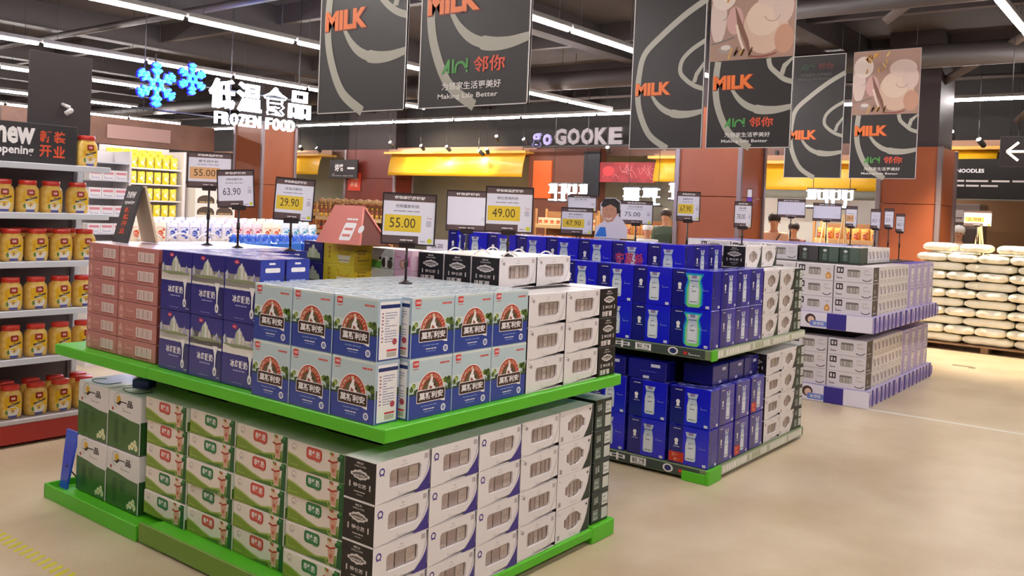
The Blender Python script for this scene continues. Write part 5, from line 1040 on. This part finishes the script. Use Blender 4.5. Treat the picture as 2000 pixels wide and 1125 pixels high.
# ------------------------------------------------------------------ goods in the stalls
def mini(name, kind, col, col2, cat):
    def b(label):
        a = MB(); m1 = mt(col, .35); m2 = mt(col2, .4)
        if kind == 'bottle': a.rev([(.03, 0), (.034, .01), (.034, .14), (.014, .19), (.013, .22)], m1, 12); a.rev([(.016, .22), (.016, .25), (0, .25)], m2, 10); a.rev([(.0345, .03), (.0345, .11)], m2, 12)
        elif kind == 'jar': a.rev([(.035, 0), (.04, .01), (.04, .1), (.03, .12)], m1, 12); a.rev([(.036, .115), (.036, .14), (0, .14)], m2, 12)
        elif kind == 'bag':
            vs = []; fs = []
            for i in range(7):
                z = i / 6; th = .035 * math.sin(PI * min(max(z, .06), .94)) ** .6 + .003
                for j in range(10): t_ = 2 * PI * j / 10; cc = math.cos(t_); vs.append((.07 * math.copysign(abs(cc) ** .6, cc) * (1 + .04 * math.sin(9 * z)), th * math.sin(t_), z * .22 + .006 * z * math.sin(t_ * 3 + z * 5)))
            for i in range(6):
                for j in range(10): fs.append((i * 10 + j, i * 10 + (j + 1) % 10, i * 10 + 10 + (j + 1) % 10, i * 10 + 10 + j))
            a.add(vs, fs, m1, True); c = Cv(a, (-.05, -.04, .03), (1, 0, 0), (0, 0, 1), (0, -1, 0), .1, .13); c.ell(.42, .5, .34, m2, 1, ry=.3, n=14); c.ell(.8, .85, .16, m2, 1, ry=.12, n=8); c.ell(.75, .12, .2, m2, 1, ry=.12, n=8); c.lines(.15, .7, .38, .62, 3, mt('#ffffff', .5), 2); c.lines(0, .9, .95, 1.1, 2, m2, 1, .5, 4)
        else: a.box(-.055, -.04, 0, .055, .04, .16, m1, .003); c = cF(a, .11, .08, .16); c.rect(.1, .3, .9, .7, m2, 1); c.lines(.2, .8, .4, .6, 2, pw, 2)
        return tag(a.obj(name), label, cat)
    return Proto(.12, .1, .2, b)
MIN = [mini('sauce_bottle', 'bottle', '#3a1c12', '#c23a1e', 'bottle'), mini('sauce_bottle', 'bottle', '#8a3a14', '#e0b040', 'bottle'), mini('preserve_jar', 'jar', '#c2622a', '#d8c8a0', 'jar'), mini('snack_box', 'box', '#d8883c', '#a82c1e', 'box'), mini('snack_bag', 'bag', '#e0a85a', '#b0382a', 'bag'), mini('snack_box', 'box', '#e8d8b8', '#c8602a', 'box')]
cols = ['dark brown bottle', 'amber bottle', 'orange jar', 'orange box', 'golden bag', 'cream box']
woodm = mt('#b98d5a', .5); woodl = mt('#d9b988', .5)
UN = 0
def stall(x, y, w, zs, label, kinds, wick=False):
    global UN
    t = thing('wooden_stall', (x, y, 0), label, 'stall'); UN += 1
    for z in zs: a = MB(); a.box(0, -w / 2, z - .03, .42, w / 2, z, woodm, .003); a.box(-.02, -w / 2, z - .05, 0, w / 2, z + .03, woodl, .003); a.obj('shelf_board', t)
    for (i, j) in ((0, -w / 2 - .04), (0, w / 2), (.38, -w / 2 - .04), (.38, w / 2)): a = MB(); a.box(i, j, 0, i + .04, j + .04, zs[-1] + .35, woodm, .003); a.obj('post', t)
    a = MB(); a.box(.42, -w / 2, 0, .44, w / 2, zs[-1] + .3, mt('#8a6440', .6)); a.obj('back_board', t)
    if wick:
        a = MB(); P = [(.1 + .02 * math.sin(i * 1.7), -w / 2 + w * i / 26, zs[-1] + .38 + .02 * math.sin(i * 2.3)) for i in range(27)]; a.tube(P, .055, noisy('rope_garland', '#8a5a34', '#e0bc88', 30, .7, .4), 8); a.obj('rope_garland', t)
    k = 0; q = int(w / .15)
    for s_, z in enumerate(zs):
        kd = kinds[s_ % len(kinds)]
        for i in range(q): MIN[kd].at(x + .08, y + w / 2 - .08 - i * .15, z + .002, -PI / 2, '%s %s from left, %s shelf up, %s stall counted from the left column' % (cols[kd], ORD[min(i, 19)], ORD[s_], ORD[UN - 1]), 'goods of the ' + ORD[UN - 1] + ' stall', jit=3)
stall(13.2, 14.6, 2.4, (.95, 1.25), 'wooden stall with rope garland behind the paper house roof', (0, 1), True)
stall(14.6, 11.9, 1.1, (.7, 1.0, 1.3), 'narrow wooden stall of jars and bottles right of the large 55.00 sign', (4, 0, 2))
stall(15.0, 10.2, 1.5, (.95, 1.3), 'wooden stall with orange boxes left of the smiling cutout', (3, 5))
stall(14.2, 8.2, 1.5, (.9, 1.2), 'wooden stall with golden bags right of the smiling cutout', (4, 4))
stall(15.4, 4.5, 1.5, (1.0, 1.3), 'wooden stall with jars beside the right orange column', (2, 4))
stall(14.6, 17.6, 1.2, (1.0, 1.3), 'wooden stall below the red notice', (3, 1))
# light bamboo display frames
def easel(x, y, label, h=1.75):
    t = thing('wooden_easel', (x, y, 0), label, 'easel'); 
    for (dx, dy) in ((0, -.22), (0, .22), (.3, 0)): a = MB(); a.tube([(dx, dy, 0), (.06, 0, h)], .014, woodl, 6); a.obj('leg', t)
    a = MB(); a.box(-.01, -.18, 1.05, .02, .18, 1.08, woodl); a.obj('cross_bar', t)
easel(13.9, 11.35, 'pale wooden easel legs left of the 47.90 sign'); easel(13.3, 10.55, 'second pale wooden easel left of the 47.90 sign'); easel(15.1, 5.0, 'pale wooden easel near the two shoppers'); easel(14.0, 4.35, 'pale wooden easel beside the small orange price sign'); easel(14.3, 2.5, 'pale wooden easel behind the sacks')
# ------------------------------------------------------------------ freezer counter with snack bags
t = thing('snack_counter', (5.3, 9.5, 0), 'long wooden snack counter with white arches heaped with patterned bags', 'counter')
a = MB(); a.box(0, 0, 0, 2.75, .9, 1.0, mt('#cfae7e', .5), .006); a.obj('counter_body', t); a = MB(); a.box(-.02, -.03, 1.0, 2.77, .93, 1.06, mt('#e2cda4', .5), .004); a.obj('counter_top', t)
for i in range(7):
    a = MB(); a.tube([(.2 + i * .38 + .15 * math.cos(PI * j / 10), -.045, 1.07 + .09 * math.sin(PI * j / 10)) for j in range(11)], .011, white, 6); a.obj('white_arch', t)
BG = [mini('snack_bag', 'bag', '#e8e6f0', '#3f56b8', 'bag'), mini('snack_bag', 'bag', '#ecdce0', '#c8506a', 'bag'), mini('snack_bag', 'bag', '#dfe8ee', '#3a9ac8', 'bag'), mini('snack_bag', 'bag', '#efe6d0', '#cf5a2c', 'bag')]
bn = ['blue and white', 'pink and white', 'light blue and white', 'orange and cream']
for k in range(3):
    for i in range(18):
        j = (3 if i < 3 else 0 if i < 9 else 1 if i < 12 else 3 if i < 14 else 2); BG[j].at(5.4 + i * .15, 9.6 + k * .16, 1.061 + k * .03, random.uniform(-.15, .15), '%s snack bag on the long counter, %s from left, %s file' % (bn[j], ORD[i], ORD[k]), 'snack bags on the long counter', jit=4)
# blue wrapped bottle bundles
def b_bun(label):
    t = thing('bottle_bundle', (0, 0, 0), label, 'bottle bundle'); a = MB(); m = mt('#2c6ae0', .2, coat=.6)
    for i in range(4):
        for j in range(3): a.rev([(.03, 0), (.034, .01), (.034, .15), (.02, .18), (.016, .2), (0, .2)], m, 10, cx=-.108 + i * .072, cy=-.072 + j * .072)
    a.obj('bottles', t); a = MB(); a.box(-.145, -.11, .03, .145, .11, .15, mt('#4a86ec', .15, coat=.8), .02); a.obj('shrink_wrap', t); return t
BUN = Proto(.3, .23, .2, b_bun)
for k in range(6):
    for i in range(3): BUN.at(4.42 + i * .31, 6.1, .1 + k * .202, 0, 'blue shrink wrapped bottle bundle behind the indigo boxes, %s from left, %s' % (ORD[i], tier(k, 6)), 'blue bottle bundles')
t = thing('wooden_pallet', (4.2, 5.95, 0), 'wooden pallet under the blue bottle bundles', 'pallet'); 
for i in range(3): a = MB(); a.box(0, i * .15, 0, 1.1, i * .15 + .05, .07, woodm); a.obj('runner', t); a = MB(); a.box(0, 0, .07, 1.1, .35, .098, woodm); a.obj('deck_board', t)
# yellow pouch shelf and basket shelf
t = thing('white_shelf', (8.3, 15.6, 0), 'white shelf unit filled with bright yellow pouches', 'shelf')
for z in (.9, 1.19, 1.5, 1.81, 2.1): a = MB(); a.box(0, 0, z - .03, 1.38, .5, z, white, .003); a.obj('shelf_board', t)
a = MB(); a.box(1.38, -.05, 0, 1.44, .5, 2.45, white, .004); a.obj('side_panel', t); a = MB(); a.box(-.05, .0, 0, 0, .5, 2.1, white, .004); a.obj('side_panel', t); a = MB(); a.box(0, .5, 0, 1.4, .53, 2.5, offw); a.obj('back_panel', t)
YP = mini('yellow_pouch', 'bag', '#f2dc28', '#f4efc0', 'pouch')
for s_, z in enumerate((1.19, 1.5, 1.81, 2.1)):
    for i in range(8): YP.at(8.4 + i * .165, 15.68, z + .001, 0, 'bright yellow pouch, %s shelf up, %s from left' % (ORD[s_], ORD[i]), 'yellow pouches', jit=4)
for k in range(2):
    for i in range(8 - k): YP.at(8.42 + i * .16, 15.82 + k * .12, 2.101 + .06 * (k + 1), 0, 'bright yellow pouch in the heap on the top shelf, %s file back, %s from left' % (ORD[k], ORD[i]), 'yellow pouches', jit=4)
riser(t, [(.02, .16, 2.101, 1.36, .26, 2.158), (.02, .27, 2.101, 1.36, .4, 2.218)], white)
t = thing('basket_shelf', (9.8, 15.3, 0), 'white shelf with dark arched basket openings left of the orange column', 'shelf')
a = MB(); a.box(0, 0, 0, .9, .4, 1.85, mt('#e4ded6', .5), .005); c = cvR(a, 0, -.001, 0, .9, 1.85)
for z in (.68, .8): 
    for x in (.05, .52): c.poly([(x, z), (x + .42, z)] + [(x + .21 + .21 * math.cos(PI * i / 8), z + .03 + .055 * math.sin(PI * i / 8)) for i in range(9)], mt('#4a3a30', .6), 1); c.lines(x + .05, x + .38, z + .005, z + .04, 1, mt('#a88a5c', .6), 2)
a.obj('shelf_body', t); a = MB(); a.box(-.02, -.03, 1.85, .92, .42, 1.89, mt('#7a3c34', .5)); a.obj('top_board', t)
mb = MB(); mb.box(7.2, 17.6, 2.6, 11.7, 17.7, 3.15, fasc); n += 1; struct(mb.obj('trim_%d' % n))
mb = MB(); mb.box(9.2, 17.56, 2.72, 10.6, 17.6, 3.0, mt('#b08c84', .5)); n += 1; struct(mb.obj('trim_%d' % n))
mb = MB(); mb.box(6.5, 18.5, 0, 11.8, 18.6, 2.6, mt('#7c6c62', .6)); n += 1; struct(mb.obj('trim_%d' % n))
# ================================================================== PEOPLE
def limb(name, chain, parent, m, root=0):
    vs = [c_[0] for c_ in chain['v']]; me = bpy.data.meshes.new(name); me.from_pydata(vs, chain['e'], []); me.materials.append(m)
    o = bpy.data.objects.new(name, me); COL.objects.link(o); o.parent = parent
    o.modifiers.new('skin', 'SKIN'); sm = o.modifiers.new('sub', 'SUBSURF'); sm.levels = 1; sm.render_levels = 2
    if not me.skin_vertices: me.attributes.new('x', 'FLOAT', 'POINT') if 0 else None
    return o, me
def figure(x, y, rz, H, label, shirt, hairc, cap=None, apron=None, bow=0):
    t = thing('person', (x, y, 0), label, 'person', rz=rz); s_ = H / 1.72; skin_m = mt('#c99678', .5)
    def body(name, V, E, m):
        me = bpy.data.meshes.new(name); me.from_pydata([tuple(c * s_ for c in v[:3]) for v in V], E, []); me.materials.append(m)
        o = bpy.data.objects.new(name, me); COL.objects.link(o); o.parent = t; md = o.modifiers.new('skin', 'SKIN'); md.use_smooth_shade = True
        for i, v in enumerate(V): me.skin_vertices[0].data[i].radius = (v[3] * s_, (v[4] if len(v) > 4 else v[3]) * s_)
        me.skin_vertices[0].data[0].use_root = True; sb = o.modifiers.new('sub', 'SUBSURF'); sb.levels = 1; sb.render_levels = 2; return o
    # front of the figure is -y
    b_ = bow
    V = [(0, 0, .95, .14, .1), (0, 0, 1.15, .125, .09), (0, -b_ * .3, 1.36, .15, .1), (0, -b_ * .5, 1.45, .06), (0, -b_ * .7 - .01, 1.52, .055), (0, -b_ - .02, 1.6, .078, .09), (0, -b_ - .015, 1.67, .07, .08)]
    E = [(0, 1), (1, 2), (2, 3), (3, 4), (4, 5), (5, 6)]
    for sd in (-1, 1):
        k = len(V); V += [(sd * .17, -b_ * .3, 1.38, .06), (sd * .21, -.02, 1.12, .042), (sd * .15, -.22, 1.02, .034), (sd * .1, -.32, 1.05, .03)]; E += [(2, k), (k, k + 1), (k + 1, k + 2), (k + 2, k + 3)]
        for f in range(5):
            j = len(V); a_ = (f - 2) * .018; V += [(sd * .1 + a_, -.37, 1.05 + (.005 if f else -.02), .009), (sd * .1 + a_ * 1.1, -.4 + abs(f - 2) * .006, 1.035, .008)]; E += [(k + 3, j), (j, j + 1)]
        k = len(V); V += [(sd * .09, 0, .88, .095), (sd * .1, -.01, .48, .06), (sd * .1, .02, .1, .042), (sd * .11, -.12, .04, .04)]; E += [(0, k), (k, k + 1), (k + 1, k + 2), (k + 2, k + 3)]
    body('body', V, E, skin_m)
    S_ = [(0, 0, .93, .165, .125), (0, 0, 1.15, .145, .108), (0, -b_ * .3, 1.36, .17, .115), (0, -b_ * .45, 1.44, .08)]; SE = [(0, 1), (1, 2), (2, 3)]
    for sd in (-1, 1): k = len(S_); S_ += [(sd * .175, -b_ * .3, 1.385, .076), (sd * .212, -.02, 1.16, .058)]; SE += [(2, k), (k, k + 1)]
    body('shirt', S_, SE, mt(shirt, .6))
    body('trousers', [(0, 0, .92, .155, .12), (.09, 0, .84, .11), (.1, -.01, .48, .075), (.1, .02, .12, .06), (-.09, 0, .84, .11), (-.1, -.01, .48, .075), (-.1, .02, .12, .06)], [(0, 1), (1, 2), (2, 3), (0, 4), (4, 5), (5, 6)], mt('#2c2f3c', .7))
    hy = -b_ - .015
    a = MB(); a.rev([(0, -.02), (.07, -.01), (.098, .03), (.1, .07), (.085, .11), (.05, .135), (0, .145)], mt(cap or hairc, .6), 20, cx=0, cy=(hy + .022), sy=1.1, z0=1.61); o = a.obj('cap' if cap else 'hair', t); o.scale = (s_,) * 3; 
    a = MB()
    for sd in (-1, 1): a.rev([(0, -.008), (.01, 0), (0, .008)], mt('#1a1412', .4), 8, cx=sd * .032, cy=hy - .093, sy=.6, z0=1.615); a.rev([(0, -.02), (.012, 0), (0, .022)], skin_m, 8, cx=sd * .085, cy=hy, z0=1.6)
    a.rev([(0, -.018), (.014, -.01), (.008, .015), (0, .03)], skin_m, 8, cx=0, cy=hy - .098, z0=1.59); a.rev([(0, -.006), (.024, 0), (0, .006)], mt('#a0503f', .5), 10, cx=0, cy=hy - .09, sy=.4, z0=1.555)
    o = a.obj('face', t); o.scale = (s_,) * 3
    if apron: a = MB(); a.box(-.15, -.16, .6, .15, -.145, 1.3, mt(apron, .6), .005); o = a.obj('apron', t); o.scale = (s_,) * 3
    if cap is None and bow: a = MB(); a.tube([(.1, -.13, 1.42), (-.02, -.14, 1.2), (-.14, -.12, 1.0)], .012, brn, 6); o = a.obj('bag_strap', t); o.scale = (s_,) * 3
    return t
figure(13.7, 5.32, -1.2, 1.69, 'person in pale orange shirt with dark strap behind the grey white cartons', '#e8b89a', '#2a2020', bow=.05)
figure(14.6, 5.33, -1.5, 1.56, 'shorter dark haired person right of the one in the pale orange shirt', '#7a4a44', '#241c1c')
figure(13.0, 7.2, -1.3, 1.44, 'person in white cap bending right of the 75.00 sign', '#d8e0e4', '#2a2020', cap='#eef4f6')
figure(14.0, 7.4, -1.4, 1.7, 'person in dark green apron at the left edge of the middle column', '#4a5a44', '#3a2620', apron='#2f4030')
figure(15.5, 3.0, -1.4, 1.62, 'person in white at the right edge of the right column', '#eceae6', '#e8e4de', cap='#f4f2ee')
# keep the finished protos' groups tidy
